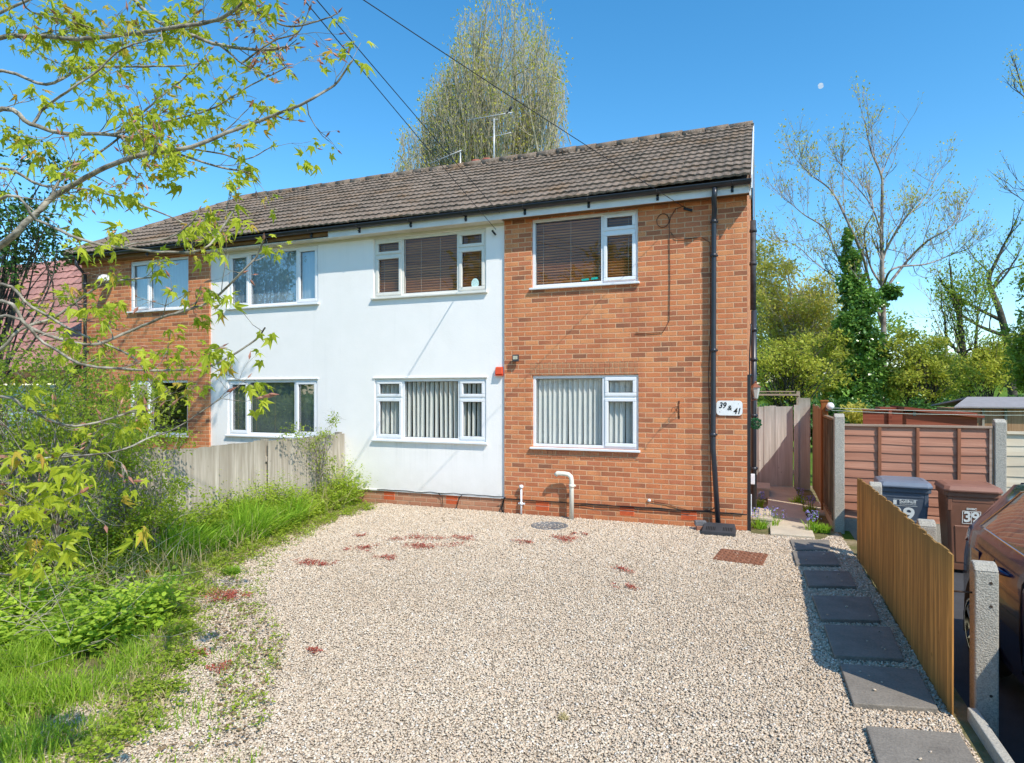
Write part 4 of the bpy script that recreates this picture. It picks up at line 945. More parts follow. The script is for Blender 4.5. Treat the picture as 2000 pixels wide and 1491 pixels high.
m=MB(); m.box(2.15,2.85,5.2,5.23,0,1.58); loc(m.build('board_panel',REDW,s),s)
m=MB(); m.box(2.6,2.66,5.15,5.2,0,1.62); m.box(2.13,2.9,5.16,5.25,1.585,1.605); loc(m.build('rail',REDD,s),s)
# ------------------------------------------------------------------ fittings
gl=empty('globe_light',(1.20,1.93,1.70),0,'small white globe light on the orange wooden post','light')
MB().lathe([(0,-.06),(.035,-.052),(.058,-.02),(.06,.0),(.052,.03),(.03,.055),(0,.06)],16,(.03,-.05,.03)).build('globe',UPVC,gl)
MB().box(-.03,.03,-.02,.06,-.05,.03).build('bracket',GRY,gl)
wlne=MB(); wlne.tube([(1.25,1.93,1.70),(2.6,3.2,1.64),(4.2,4.6,1.60),(6.6,6.6,1.58)],.004,4); wlne.tube([(1.25,1.93,1.66),(2.6,3.2,1.58),(4.2,4.6,1.53),(6.6,6.6,1.50)],.004,4)
tag(wlne.build('washing_line',plain('line_plastic',(.5,.55,.5),.6)),'two thin pale washing lines strung from the globe light post','washing line')
# sign
sg=empty('house_number_sign',(-.235,-.005,1.73),0,'white rounded oval plate reading 39 & 41 on the brick corner','sign')
m=MB(); w,h,r=.175,.105,.05; pts=[]
for cx_,cz,a0 in ((w-r,h-r,0),(-w+r,h-r,90),(-w+r,-h+r,180),(w-r,-h+r,270)):
    for k in range(7): q=math.radians(a0+k*15); pts.append((cx_+r*math.cos(q),cz+r*math.sin(q)))
nn=len(pts); m.add([(p[0],-.012,p[1]) for p in pts]+[(p[0],.0,p[1]) for p in pts],[tuple(range(nn))]+[(i,(i+1)%nn,(i+1)%nn+nn,i+nn) for i in range(nn)])
m.build('plate',plain('sign_enamel',(.88,.88,.86),.3,.03),sg)
INK=plain('sign_black',(.012,.012,.014),.4)
def TM(x,z,ry=0): return Matrix.Translation((x,-.0135,z))@Matrix.Rotation(ry,4,'Y')@Matrix.Rotation(math.radians(90),4,'X')
text_mesh('lettering','39',.115,INK,sg,TM(-.095,.035),.001,.003,.25,.105); text_mesh('lettering','&',.095,INK,sg,TM(.0,.0),.001,.002,.2); text_mesh('lettering','41',.115,INK,sg,TM(.10,-.045),.001,.003,.25,.095)
m=MB(); m.lathe([(0,0),(.005,.001),(.005,.003),(0,.004)],8,(0,0,0)); 
for x,z in ((-.13,-.055),(.12,.06)):
    q=MB(); q.box(x-.004,x+.004,-.0145,-.011,z-.004,z+.004); q.build('screw',INK,sg,.002)
# alarm box, floodlight, lantern, hanging ball, bracket, dome fitting
al=empty('alarm_box',(-3.775,RY,2.30),0,'small red-orange alarm box on the white wall beside the brickwork','alarm box')
ALM=plain('orange_red_plastic',(.75,.10,.04),.4,.05)
m=MB(); m.add([(-.065,-.065,-.055),(.065,-.065,-.055),(.065,0,-.07),(-.065,0,-.07),(-.055,-.055,.06),(.055,-.055,.06),(.06,0,.07),(-.06,0,.07)],[(0,1,5,4),(1,2,6,5),(3,0,4,7),(4,5,6,7),(0,3,2,1)]); m.build('housing',ALM,al,.006)
MB().box(-.07,.07,-.07,0,-.078,-.07).build('base',ALM,al,.003)
fl=empty('security_floodlight',(-3.46,0,2.50),0,'small black square floodlight high on the brick wall between floors','light')
m=MB(); m.box(-.052,.052,-.085,-.045,-.055,.055); m.box(-.02,.02,-.045,0,-.02,.02); m.build('housing',BP,fl,.006)
MB().box(-.038,.038,-.088,-.0855,-.022,.035).build('lens',plain('lamp_lens',(.55,.52,.40),.2,.3,40),fl)
ln=empty('wall_lantern',(.012,.42,1.95),0,'old copper topped glass wall lantern just round the house corner','lantern')
COP=plain('aged_copper',(.34,.14,.08),.45,.3,20,metal=.5)
m=MB(); m.lathe([(.025,-.09),(.03,-.08),(.062,.07),(.064,.075)],6,(.10,0,0),False); m.build('glass',plain('frosted_glass',(.55,.54,.5),.25,.1),ln)
m=MB(); m.lathe([(.075,.075),(.07,.085),(.03,.125),(.012,.14),(.018,.155),(0,.17)],6,(.10,0,0),False); m.tube([(0,0,-.06),(.05,0,-.12),(.10,0,-.1)],.007,5); m.box(-.01,.006,-.03,.03,-.11,.02); m.tube([(.1,0,-.115),(.1,0,-.085)],.02,8); m.build('cap',COP,ln)
hb=empty('hanging_topiary_ball',(.11,.30,1.50),0,'small green leafy ball hanging at the house corner beside the pipe','plant')
rs=np.random.RandomState(5); d=sphdir(rs,420); leaves('foliage',d*.075*(.7+.3*rs.rand(420,1)),d+rs.normal(size=d.shape)*.5,.028,DIAMOND,leafmat('topiary_leaf',(.015,.10,.04),(.06,.30,.12),.2),hb,rs,.3)
MB().tube([(0,0,.05),(0,0,.36),(-.05,0,.38),(-.1,0,.38)],.004,5).build('hanger',GUT,hb)
bk=empty('basket_bracket',(-.93,0,1.70),0,'thin rusty wrought iron hanging basket bracket on the brick wall','bracket')
m=MB(); m.tube([(0,-.008,.12),(0,-.008,-.12)],.006,6); m.box(-.012,.012,-.006,0,.09,.13); m.box(-.012,.012,-.006,0,-.13,-.09)
m.tube([(0,-.01,.05),(-.03,-.14,.045),(-.06,-.27,.03),(-.075,-.30,.0),(-.07,-.285,-.02)],.005,6); m.tube([(0,-.01,-.08),(-.02,-.08,-.03),(-.04,-.18,.03)],.0045,6)
m.tube([(-.02+.025*math.cos(q)*.3,-.06+.03*math.cos(q),.01+.03*math.sin(q)) for q in [k*.5 for k in range(13)]],.004,5); m.build('scrollwork',plain('rusted_iron_dark',(.16,.06,.03),.8,.3,20),bk)
dl=empty('dome_wall_fitting',(-12.72,0,4.36),0,'white rounded fitting with a bracket near the eaves at the left end of the house','light')  # white dome of unidentified use, no lamp built in
m=MB(); m.lathe([(0,0),(.10,.0),(.14,.03),(.14,.06),(.11,.12),(.06,.155),(0,.165)],18,(0,-.15,-.08)); m.build('dome',UPVC,dl)
m=MB(); m.tube([(0,0,.0),(0,-.12,.0)],.025,8); m.box(-.05,.05,-.012,0,-.09,.07); m.build('bracket',GUT,dl)
# items on window sills
for (x,lab) in ((-2.36,'turquoise object lying on the sill, further left in the upper brick-bay window'),(-2.21+.0,'turquoise object lying on the sill, nearer the window divider')):
    m=MB(); m.obox((x-.0,.095,3.705+(.01 if x>-2.3 else 0)),.11,.03,.03,ry=-.05); tag(m.build('turquoise_block',plain('turquoise_%d'%int(-x*100),(.02,.50,.42),.5)),lab,'ornament','turquoise objects on the upper sill')
dd=MB(); dd.add([(-4.24+.07*math.cos(q),.088,3.76+.09*max(-.5,math.sin(q))) for q in [k*.35 for k in range(18)]],[tuple(range(18))])
tag(dd.build('window_sticker',plain('pale_sticker',(.55,.75,.72),.4,.3,50)),'round pale sticker inside the upper white-wall window','sticker')
# TV aerials and bird
def aerial(x,y,z0,z1,bx0,bx1,zb,lab,second=None,dz=.0):
    e=empty('tv_aerial',(x,y,z0),0,lab,'aerial','rooftop aerials'); A=plain('aerial_alloy_%d'%int(-x*10),(.62,.64,.66),.4,.1,9,metal=.4)
    MB().tube([(0,0,0),(0,0,z1-z0)],.016,8).build('mast',A,e)
    m=MB(); m.tube([(bx0-x,-.02,zb-z0-dz),(bx1-x,-.02,zb-z0)],.010,6)
    n=int((bx1-bx0)/.09)
    for i in range(n+1):
        xx=bx0-x+(bx1-bx0)*i/n; zz=zb-z0-dz+dz*i/n; m.tube([(xx,-.16,zz),(xx,.16,zz)],.005,4)
    m.build('boom',A,e)
    if second:
        m=MB(); zz=second-z0; m.tube([(-.12,.02,zz),(.45,.02,zz+.03)],.008,5); m.tube([(-.1,.02,zb-z0-.09),(.1,.02,zb-z0-.09)],.008,5); m.build('cross_arm',A,e)
    return e
aerial(-5.93,4.9,7.2,8.72,-6.66,-5.42,8.78,'tall roof aerial with long boom above the chimney pots',8.28)
aerial(-6.85,4.9,7.2,8.05,-7.7,-6.8,8.05,'shorter roof aerial left of the chimney pots',None,.22)
BD=plain('black_feathers',(.012,.012,.015),.5); bi=empty('bird',(-5.50,4.88,8.80),.4,'black bird perched on the end of the tall aerial','bird')
m=MB(); m.tube([(-.02,0,.02),(0,0,.06),(.03,0,.11),(.045,0,.15),(.05,0,.17)],[.012,.034,.036,.022,.012],8); m.tube([(-.10,0,-.04),(-.02,0,.03)],[.008,.02],6); m.tube([(.05,0,.165),(.085,0,.17)],[.008,.002],5); m.build('body',BD,bi)
# overhead cables: from the eaves up towards a pole behind the viewer on the left
CABO=plain('overhead_cable',(.02,.02,.025),.6)
def span(p0,p1,sag,r=.005,n=16):
    p0=Vector(p0);p1=Vector(p1); return [tuple(p0.lerp(p1,i/n)-Vector((0,0,sag*4*(i/n)*(1-i/n)))) for i in range(n+1)]
for (a,thr,sag,lab) in (((-3.83,RY-.04,4.60),(603,0,5.2),.05,'lower overhead cable running to the eaves above the white wall'),((-3.68,-.21,4.80),(628,0,5.2),.05,'middle overhead cable parallel to the lowest one'),((-.83,-.03,4.62),(742,0,5.6),.10,'upper overhead cable crossing the tall tree to the brick bay')):
    t=Vector(D(*thr)); a_=Vector(a); end=a_+(t-a_)*2.4
    tag(MB().tube(span(a,end,sag),.0048,5).build('overhead_cable',CABO),lab,'cable','overhead cables to the eaves')
# ------------------------------------------------------------------ neighbouring house on the left
nb=empty('neighbour_bungalow',(-18,1,0),0,'neighbouring house with steep red-brown tiled roof and pale blue garage door behind the branches','house')
LG=plain('pale_blue_garage_door',(.50,.66,.70),.5,.06)
r_=tiled('roof',-25,-25,-13.72,-.25,2.42,math.radians(46),14,.34,TILER,.3,.02,5,6,nb); loc(r_,nb)
m=MB(); m.add([(-25,3.05,5.82),(-13.72,3.05,5.82),(-13.72,6.9,2.35),(-25,6.9,2.35),(-25,-.22,2.40),(-13.72,-.22,2.40),(-25,.05,2.34),(-13.72,.05,2.34),(-25,-.29,2.34),(-13.72,-.29,2.34)],[(0,1,2,3),(4,5,1,0),(8,9,7,6)]); loc(m.build('roof_slope',TILER,nb),nb)
m=MB(); m.box(-25,-16.8,.0,.2,-.05,2.35); m.box(-16.8,-13.98,.0,.2,2.16,2.35); m.box(-13.98,-13.72,0,.2,-.05,2.35); m.add([(-13.75,0,2.4),(-13.75,7,2.4),(-13.75,3.4,5.7)],[(0,1,2)]); m.box(-25,-13.75,6.8,7,-.05,2.35); loc(m.build('wall',BR2,nb),nb)
m=MB()
for i in range(14): m.box(-16.78,-14.0,.06,.09,.03+i*.15,.172+i*.15)
loc(m.build('garage_door',LG,nb,.006),nb)
m=MB(); m.box(-25,-13.72,-.31,-.29,2.28,2.42); loc(m.build('fascia',FASCW,nb),nb)
# distant house on the hill
fh=empty('distant_house',(0,0,0),0,'tiny distant brick house on the green hill between the trees','house')
px=D(1950,712,66); m=MB(); m.box(px[0]-1.1,px[0]+1.3,px[1],px[1]+2.5,px[2]-2.5,px[2]+.9); m.build('wall',BR2,fh)
m=MB(); m.add([(px[0]-1.2,px[1]-.2,px[2]+.85),(px[0]+1.4,px[1]-.2,px[2]+.85),(px[0]+1.4,px[1]+1.2,px[2]+1.7),(px[0]-1.2,px[1]+1.2,px[2]+1.7),(px[0]+1.4,px[1]+2.7,px[2]+.85),(px[0]-1.2,px[1]+2.7,px[2]+.85)],[(0,1,2,3),(3,2,4,5),(0,3,5),(1,4,2)]); m.build('roof',TILE,fh)
for dx_ in (-.4,.6):
    m=MB(); m.box(px[0]+dx_-.25,px[0]+dx_+.25,px[1]-.05,px[1]+.02,px[2]-.1,px[2]+.5); w=m.build('window',UPVC,fh)
    m=MB(); m.box(px[0]+dx_-.2,px[0]+dx_+.2,px[1]-.07,px[1]-.051,px[2]-.05,px[2]+.45); m.build('pane',INT,w)
# daytime moon
mp=D(1603,168,900); m=MB(); m.lathe([(3.9*math.sin(math.pi*k/14)*.999+.001,-3.9*math.cos(math.pi*k/14)) for k in range(15)],24,mp)
t=NT('moon_glow'); e_=t.n('ShaderNodeEmission',{'Color':t.mix(t.noise(.25,3),(.30,.55,.85),(.75,.85,.95)),'Strength':1.0}).outputs[0]  # moonlight is emission; its lit side is painted by a fixed direction
nrm=t.n('ShaderNodeNewGeometry').outputs['Normal']; dt=t.n('ShaderNodeVectorMath',{0:nrm,1:(-.2,-.75,.62)},operation='DOT_PRODUCT').outputs['Value']
lit=t.n('ShaderNodeMapRange',{0:dt,1:.15,2:.55}).outputs[0]; tr=t.n('ShaderNodeBsdfTransparent').outputs[0]
mo=tag(m.build('moon',t.out(t.n('ShaderNodeMixShader',{0:lit,1:tr,2:e_}).outputs[0])),'small pale daytime moon in the blue sky on the right','moon')
# ------------------------------------------------------------------ bark and leaf materials
def barkmat(name,a,b,sc=14):
    t=NT(name); c=t.mix(t.ramp(t.noise(sc,4),[(.38,(0,0,0)),(.62,(1,1,1))]),a,b); return t.out(t.pbsdf(c,.9,.15,t.bump(t.noise(sc*3,3),.5,.01)))
BK_S=barkmat('sycamore_bark',(.16,.14,.11),(.42,.38,.31)); BK_D=barkmat('dark_bark',(.045,.04,.035),(.13,.115,.09)); BK_P=barkmat('pale_bark',(.28,.25,.17),(.52,.47,.35),5); BK_O=barkmat('olive_bark',(.17,.165,.085),(.40,.38,.25),3)
LF_S=leafmat('sycamore_leaf',(.32,.40,.02),(.68,.74,.07),.5,.45); LF_Y=leafmat('young_bronze_leaf',(.55,.32,.05),(.62,.60,.08),.45)
BUD=leafmat('pink_bud',(.42,.17,.12),(.62,.36,.24),.15)
LF_H=leafmat('hawthorn_leaf',(.17,.27,.02),(.58,.70,.08),.45); LF_DK=leafmat('dark_leaf',(.02,.07,.012),(.12,.26,.04),.25,.35,.5)
LF_W=leafmat('weed_leaf',(.22,.34,.03),(.64,.76,.10),.45); LF_B=leafmat('bramble_leaf',(.20,.36,.03),(.60,.76,.09),.4)
GR1=leafmat('grass_blade',(.20,.36,.02),(.56,.74,.09),.4); GR2=leafmat('dry_grass',(.46,.38,.18),(.70,.60,.34),.3); GR3=leafmat('lush_grass',(.16,.34,.02),(.52,.76,.08),.4)
LF_O=leafmat('olive_leaf',(.42,.40,.05),(.78,.72,.16),.4); LF_YG=leafmat('yellow_green_leaf',(.32,.36,.03),(.74,.74,.12),.4); LF_G=leafmat('fresh_leaf',(.15,.26,.03),(.52,.62,.10),.4); LF_I=leafmat('ivy_leaf',(.05,.14,.02),(.34,.56,.10),.15,.25,.6)
RED=leafmat('red_stonecrop',(.34,.06,.04),(.58,.18,.12),.1)
def smooth_path(pts,k=5):
    P=np.array(pts,float); P=np.vstack([2*P[0]-P[1],P,2*P[-1]-P[-2]]); o=[]
    for i in range(1,len(P)-2):
        for j in range(k):
            t=j/k; o.append(.5*((2*P[i])+(-P[i-1]+P[i+1])*t+(2*P[i-1]-5*P[i]+4*P[i+1]-P[i+2])*t*t+(-P[i-1]+3*P[i]-3*P[i+1]+P[i+2])*t**3))
    o.append(P[-2]); return np.array(o)
# ------------------------------------------------------------------ foreground sycamore
rs=np.random.RandomState(21)
TX=np.array(D(-330,767,5.2)); 
S_BR=[ # pixels, depths, thickness in px, twig density, bud share
([(-50,97),(70,72),(150,76),(260,66),(330,58),(400,50),(450,28),(492,-6)],4.6,3.8,9,5,1.0,.1),
([(-20,2),(60,25),(150,46),(215,65),(300,66),(370,52)],4.3,4.5,4,2,.8,.1),
([(240,-30),(300,35),(370,66),(430,85),(520,96),(560,90)],4.6,4.1,8,4,.8,.5),
([(420,82),(450,106),(470,125),(520,152)],4.3,4.1,5,2,.7,.5),
([(-30,226),(63,245),(122,261),(210,264),(301,281),(336,297),(420,325),(492,340)],4.4,4.2,10,3,1.1,.1),
([(210,264),(297,245),(350,231),(420,210),(490,168),(560,130)],4.4,4.0,5,2,1.2,.1),
([(63,245),(88,210),(140,175),(196,140),(238,102),(300,80)],4.45,4.2,6,3,.9,.1),
([(227,259),(297,203),(350,161),(388,130),(410,102)],4.55,4.7,5,2,.6,.7),
([(-30,500),(52,430),(98,388),(158,350),(228,318),(290,301),(368,290),(438,262),(525,228),(595,200),(648,168),(684,120)],4.1,3.7,13,3,1.0,.35),
([(98,388),(122,350),(175,315),(228,280),(252,259),(300,215)],4.2,4.4,6,3,.6,.3),
([(-30,404),(70,434),(158,470),(245,487),(332,497),(402,490),(441,441),(458,418)],3.5,3.7,6,4,.7,.15),
([(245,480),(332,465),(378,430),(392,402)],3.55,3.6,4,3,.5,.3),
([(-30,596),(52,637),(105,662),(175,676),(245,651),(315,623),(368,609),(420,585),(472,536),(500,508),(518,478)],3.9,3.6,7,3,.7,.6),
([(-30,625),(88,669),(158,707),(245,718),(315,721),(402,714),(465,686),(507,658),(521,637)],3.6,3.5,6,3,.8,.1),
([(-30,905),(100,893),(227,880),(297,851),(350,830),(420,781),(437,765)],3.3,3.4,6,2,.5,.6),
([(-30,560),(60,600),(150,650),(260,700),(300,760)],4.6,4.9,7,3,.6,.2),
([(-30,700),(40,645),(110,620),(200,560),(300,545)],4.8,5.2,8,3,.7,.2),
([(-30,330),(80,360),(190,372),(330,420),(400,460)],5.2,5.6,7,2,.8,.4),
([(-30,140),(90,165),(160,135),(260,130),(360,128),(430,115)],5.4,5.4,7,2,1.0,.1),
([(-30,40),(80,-10)],5.0,5.0,8,4,.3,.2),
([(420,-20),(500,20),(560,50),(620,40),(660,25)],4.4,3.9,5,2,1.5,.95),
([(470,125),(530,80),(580,60),(600,20)],4.3,4.0,4,2,1.3,.9),
([(368,290),(430,300),(480,310),(540,280)],4.6,4.8,4,2,.9,.1),
([(-30,780),(60,800),(150,830),(260,800),(330,760)],4.3,4.6,7,3,.7,.3),
([(-30,985),(60,960),(100,925),(130,880)],2.7,2.6,5,3,.7,.2),
([(-30,1120),(30,1090),(60,1040),(85,985)],2.6,2.5,5,3,.6,.3),
# limbs above the frame
([(-200,-200),(100,-260),(350,-230),(560,-160)],6.5,7.8,16,6,.9,.3),([(-200,-100),(50,-150),(300,-120),(480,-70)],5.8,6.8,14,6,.7,.3),([(-200,-400),(100,-480),(400,-430)],6.8,8.5,18,6,.8,.3),([(-200,-300),(200,-400),(500,-440),(690,-420)],6.4,7.4,18,6,1.1,.3),([(-200,-350),(250,-330),(480,-330),(620,-300)],6.6,7.9,16,6,1.1,.3),([(-200,-420),(300,-520),(620,-560)],6.6,7.2,18,6,1.0,.3),
]
syc=empty('sycamore_tree',(TX[0],TX[1],0),0,'overhanging sycamore with pale branches and fresh lime leaves at the left','tree')
lines=[];LP=[];LD=[];LS=[];BP_=[];BD_=[]
trk=np.array([(TX[0],TX[1],-.1),(TX[0]+.05,TX[1],1.2),(TX[0]-.03,TX[1]+.05,2.6),(TX[0]+.06,TX[1]+.1,4.2),(TX[0],TX[1]+.1,6.5),(TX[0]+.2,TX[1],9.0)])
tm=branch_mesh('trunk',[(smooth_path(trk,4),np.linspace(.17,.07,21))],BK_S,syc); loc(tm,syc)
def cluster(p,d,sc=1.0):
    n=rs.randint(3,6)
    for _ in range(n):
        dd=unit(d*.5+rs.normal(size=3)*.75+np.array([0,0,-.55])); LP.append(p+rs.normal(size=3)*.008); LD.append(dd); LS.append(sc*rs.uniform(.03,.085))
def bud(p,d): BP_.append(p); BD_.append(unit(d+rs.normal(size=3)*.25))
def twig(p,d,L,r,lvl,pb):
    k=4; pts=[p]; dd=d
    for i in range(k): dd=unit(dd+rs.normal(size=3)*.16+np.array([0,0,.05])); pts.append(pts[-1]+dd*L/k)
    lines.append((np.array(pts),np.linspace(r,r*.6,k+1)))
    if rs.rand()<pb: 
        bud(pts[-1],dd)
        if rs.rand()<.5: bud(pts[2],unit(dd+rs.normal(size=3)*.6))
    else: cluster(pts[-1],dd)
    if lvl<2:
        for j in range(rs.randint(1,3)):
            i=rs.randint(1,k); nd=unit(dd+rs.normal(size=3)*.65); twig(pts[i],nd,L*.65,r*.65,lvl+1,pb)
for (px_,d0,d1,t0,t1,dens,pb) in S_BR:
    n=len(px_); pts=[D(x,y,d0+(d1-d0)*i/(n-1)+.06*math.sin(i*2.1+x)) for i,(x,y) in enumerate(px_)]
    tz=max(.6,min(8.6,pts[0][2]-.5)); 
    if px_[0][0]<0: pts=[(TX[0],TX[1]+.05,tz)]+pts
    sp=smooth_path(pts,5); sp=sp+np.cumsum(rs.normal(size=sp.shape)*.0016,axis=0)
    rad=np.linspace(t0,t1,len(sp))*.0020*(d0/4.6)
    if px_[0][0]<0: rad[:5]*=1.35
    lines.append((sp,rad))
    seg=np.linalg.norm(np.diff(sp,axis=0),axis=1).sum(); m_=int(seg*4.3*dens*(.50 if d0<4 else 1))
    for j in range(m_):
        i=int(len(sp)*(.16+.84*rs.rand()))-1; i=min(max(i,1),len(sp)-2)
        tg=unit(sp[i+1]-sp[i-1]); nd=unit(tg*.8+rs.normal(size=3)*.6)
        twig(sp[i],nd,rs.uniform(.10,.34),max(.0022,min(rad[i]*.45,.0042)),0,pb)
    if pb<.5: cluster(sp[-1],unit(sp[-1]-sp[-2]),1.1)
    else: bud(sp[-1],unit(sp[-1]-sp[-2]))
loc(branch_mesh('branch',lines,BK_S,syc),syc)
LP=np.array(LP);LD=np.array(LD);LS=np.array(LS)
# leaf stalks make the clusters hang clear of the twig
LP2=LP+LD*(LS*.5)[:,None]
for q_,(sh_,mt_,nm_) in enumerate(((PALM,LF_S,'leaf_crown'),(PALM2,LF_S,'leaf_crown'),(PALM3,LF_S,'leaf_crown'),(PALM3,LF_Y,'bronze_leaves'))):
    k_=(np.arange(len(LP))//3)%9; sel_={0:(k_<3),1:(k_>=3)&(k_<6),2:(k_>=6)&(k_<8),3:(k_==8)}[q_]
    loc(leaves(nm_,LP2[sel_],LD[sel_],LS[sel_]*(.95 if q_<3 else .7),sh_,mt_,syc,rs,.45),syc)
BP_=np.array(BP_);BD_=np.array(BD_)
bt=(np.array([(0,0,0),(.35,.13,0),(.35,0,.13),(.35,-.13,0),(.35,0,-.13),(1,0,0)]),np.array([(0,1,2),(0,2,3),(0,3,4),(0,4,1),(5,2,1),(5,3,2),(5,4,3),(5,1,4)]))
tag(loc(leaves('bud',BP_,BD_,rs.uniform(.04,.075,len(BP_)),bt,BUD,syc,rs),syc),kind='stuff')
print('syc leaves',len(LP),'buds',len(BP_),'lines',len(lines))
# ------------------------------------------------------------------ generic clump tree / shrub
def clumptree(name,base,ells,K,nl,size,leafm,barkm,label,cat,group=None,seed=1,r0=.12,cr=(.35,.7),shape=DIAMOND,trunk_to=.35,tw=.5,up=.4,limb_r=.02,stems=1,spread=.0,flat=.75,tips=0):
    rs=np.random.RandomState(seed); base=np.array(base,float); root=empty(name,tuple(base),0,label,cat,group)
    w=np.array([e[1][0]*e[1][1]*e[1][2] for e in ells]); w=w/w.sum(); C=[];
    while len(C)<K:
        e=ells[rs.choice(len(ells),p=w)]; u=unit(rs.normal(size=3))*rs.rand()**.42; p=np.array(e[0])+u*np.array(e[1])
        C.append(p)
    C=np.array(C); top=C[:,2].max(); ctr=C.mean(0); lines=[]
    st=[base+np.array([spread*math.cos(a),spread*math.sin(a),-.1]) for a in np.arange(stems)*2.4]
    tp=[base*(1-trunk_to)+np.array([ctr[0],ctr[1],top])*trunk_to+np.array([spread*2.2*math.cos(a),spread*2.2*math.sin(a),0]) for a in np.arange(stems)*2.4]
    for a,b in zip(st,tp): lines.append((smooth_path([a,(a+b)/2+rs.normal(size=3)*.06,b],4),np.linspace(r0,r0*.6,9)))
    for c in C:
        k=rs.randint(stems); a=st[k]+(tp[k]-st[k])*rs.uniform(.45,1); mid=(a+c)/2+np.array([0,0,.12*np.linalg.norm(c-a)])+rs.normal(size=3)*.08*np.linalg.norm(c-a)
        lines.append((smooth_path([a,mid,c],4),np.linspace(limb_r*rs.uniform(.7,1.3),limb_r*.25,9)))
        for _ in range(int(tw*6)):
            q=c+rs.normal(size=3)*cr[1]*.2; e_=c+unit(rs.normal(size=3)+np.array([0,0,.4]))*rs.uniform(*cr)*1.15; lines.append((np.array([q,(q+e_)/2+rs.normal(size=3)*.03,e_]),np.array([limb_r*.22,limb_r*.16,limb_r*.1])))
    o=branch_mesh('trunk_and_branches',lines,barkm,root); loc(o,root)
    rr=rs.uniform(cr[0],cr[1],K); idx=np.repeat(np.arange(K),nl); n=len(idx)
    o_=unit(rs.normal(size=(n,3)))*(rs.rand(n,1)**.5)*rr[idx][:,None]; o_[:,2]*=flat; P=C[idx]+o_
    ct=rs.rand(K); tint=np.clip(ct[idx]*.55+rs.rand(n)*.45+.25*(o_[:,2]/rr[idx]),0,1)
    Dr=unit(o_+rs.normal(size=(n,3))*rr[idx][:,None]*.8); 
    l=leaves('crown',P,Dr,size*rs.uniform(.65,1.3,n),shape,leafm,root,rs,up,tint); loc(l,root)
    return root
# ---- shrubs on the left
def ell(px,py,d,rx,ry,rz): return (D(px,py,d),(rx,ry,rz))
GS='shrubs behind and in front of the weathered fence'
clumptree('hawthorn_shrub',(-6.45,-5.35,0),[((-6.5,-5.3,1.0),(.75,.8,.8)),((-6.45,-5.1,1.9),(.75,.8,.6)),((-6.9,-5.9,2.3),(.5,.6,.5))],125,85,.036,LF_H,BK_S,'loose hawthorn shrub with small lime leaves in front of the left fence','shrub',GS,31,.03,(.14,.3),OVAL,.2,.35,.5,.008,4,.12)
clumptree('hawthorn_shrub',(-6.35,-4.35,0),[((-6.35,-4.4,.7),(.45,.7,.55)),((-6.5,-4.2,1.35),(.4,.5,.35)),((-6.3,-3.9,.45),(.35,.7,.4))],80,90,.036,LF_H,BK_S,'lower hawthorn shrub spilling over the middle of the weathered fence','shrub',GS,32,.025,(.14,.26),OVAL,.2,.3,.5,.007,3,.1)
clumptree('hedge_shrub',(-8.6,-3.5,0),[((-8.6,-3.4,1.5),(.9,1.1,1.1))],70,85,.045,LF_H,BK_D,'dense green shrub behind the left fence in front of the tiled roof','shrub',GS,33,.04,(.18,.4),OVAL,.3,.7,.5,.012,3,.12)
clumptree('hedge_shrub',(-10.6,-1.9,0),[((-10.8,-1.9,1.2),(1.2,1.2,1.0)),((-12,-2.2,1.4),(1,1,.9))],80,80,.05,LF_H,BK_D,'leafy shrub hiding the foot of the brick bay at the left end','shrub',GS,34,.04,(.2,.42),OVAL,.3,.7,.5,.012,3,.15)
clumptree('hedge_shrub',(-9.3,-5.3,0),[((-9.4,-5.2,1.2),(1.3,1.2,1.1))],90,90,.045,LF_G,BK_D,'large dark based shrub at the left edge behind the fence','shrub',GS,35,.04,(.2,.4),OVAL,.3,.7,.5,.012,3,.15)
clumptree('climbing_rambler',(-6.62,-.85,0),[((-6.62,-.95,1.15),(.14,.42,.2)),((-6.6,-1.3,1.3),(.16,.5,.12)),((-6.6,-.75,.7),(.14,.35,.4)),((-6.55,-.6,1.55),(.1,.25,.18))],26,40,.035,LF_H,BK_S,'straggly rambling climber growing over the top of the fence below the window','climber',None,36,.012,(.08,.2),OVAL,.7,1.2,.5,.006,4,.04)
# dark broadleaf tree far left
b=D(-10,767,10.5); clumptree('dark_leaved_tree',(b[0],b[1],0),[(D(-15,380,10.5),(1.15,1.2,1.3)),(D(10,470,10.5),(1.0,1.2,.8))],60,70,.075,LF_DK,BK_D,'dark leaved tree at the left edge above the tiled roof','tree',None,37,.12,(.2,.42),OVAL,.5,.8,.4,.02)
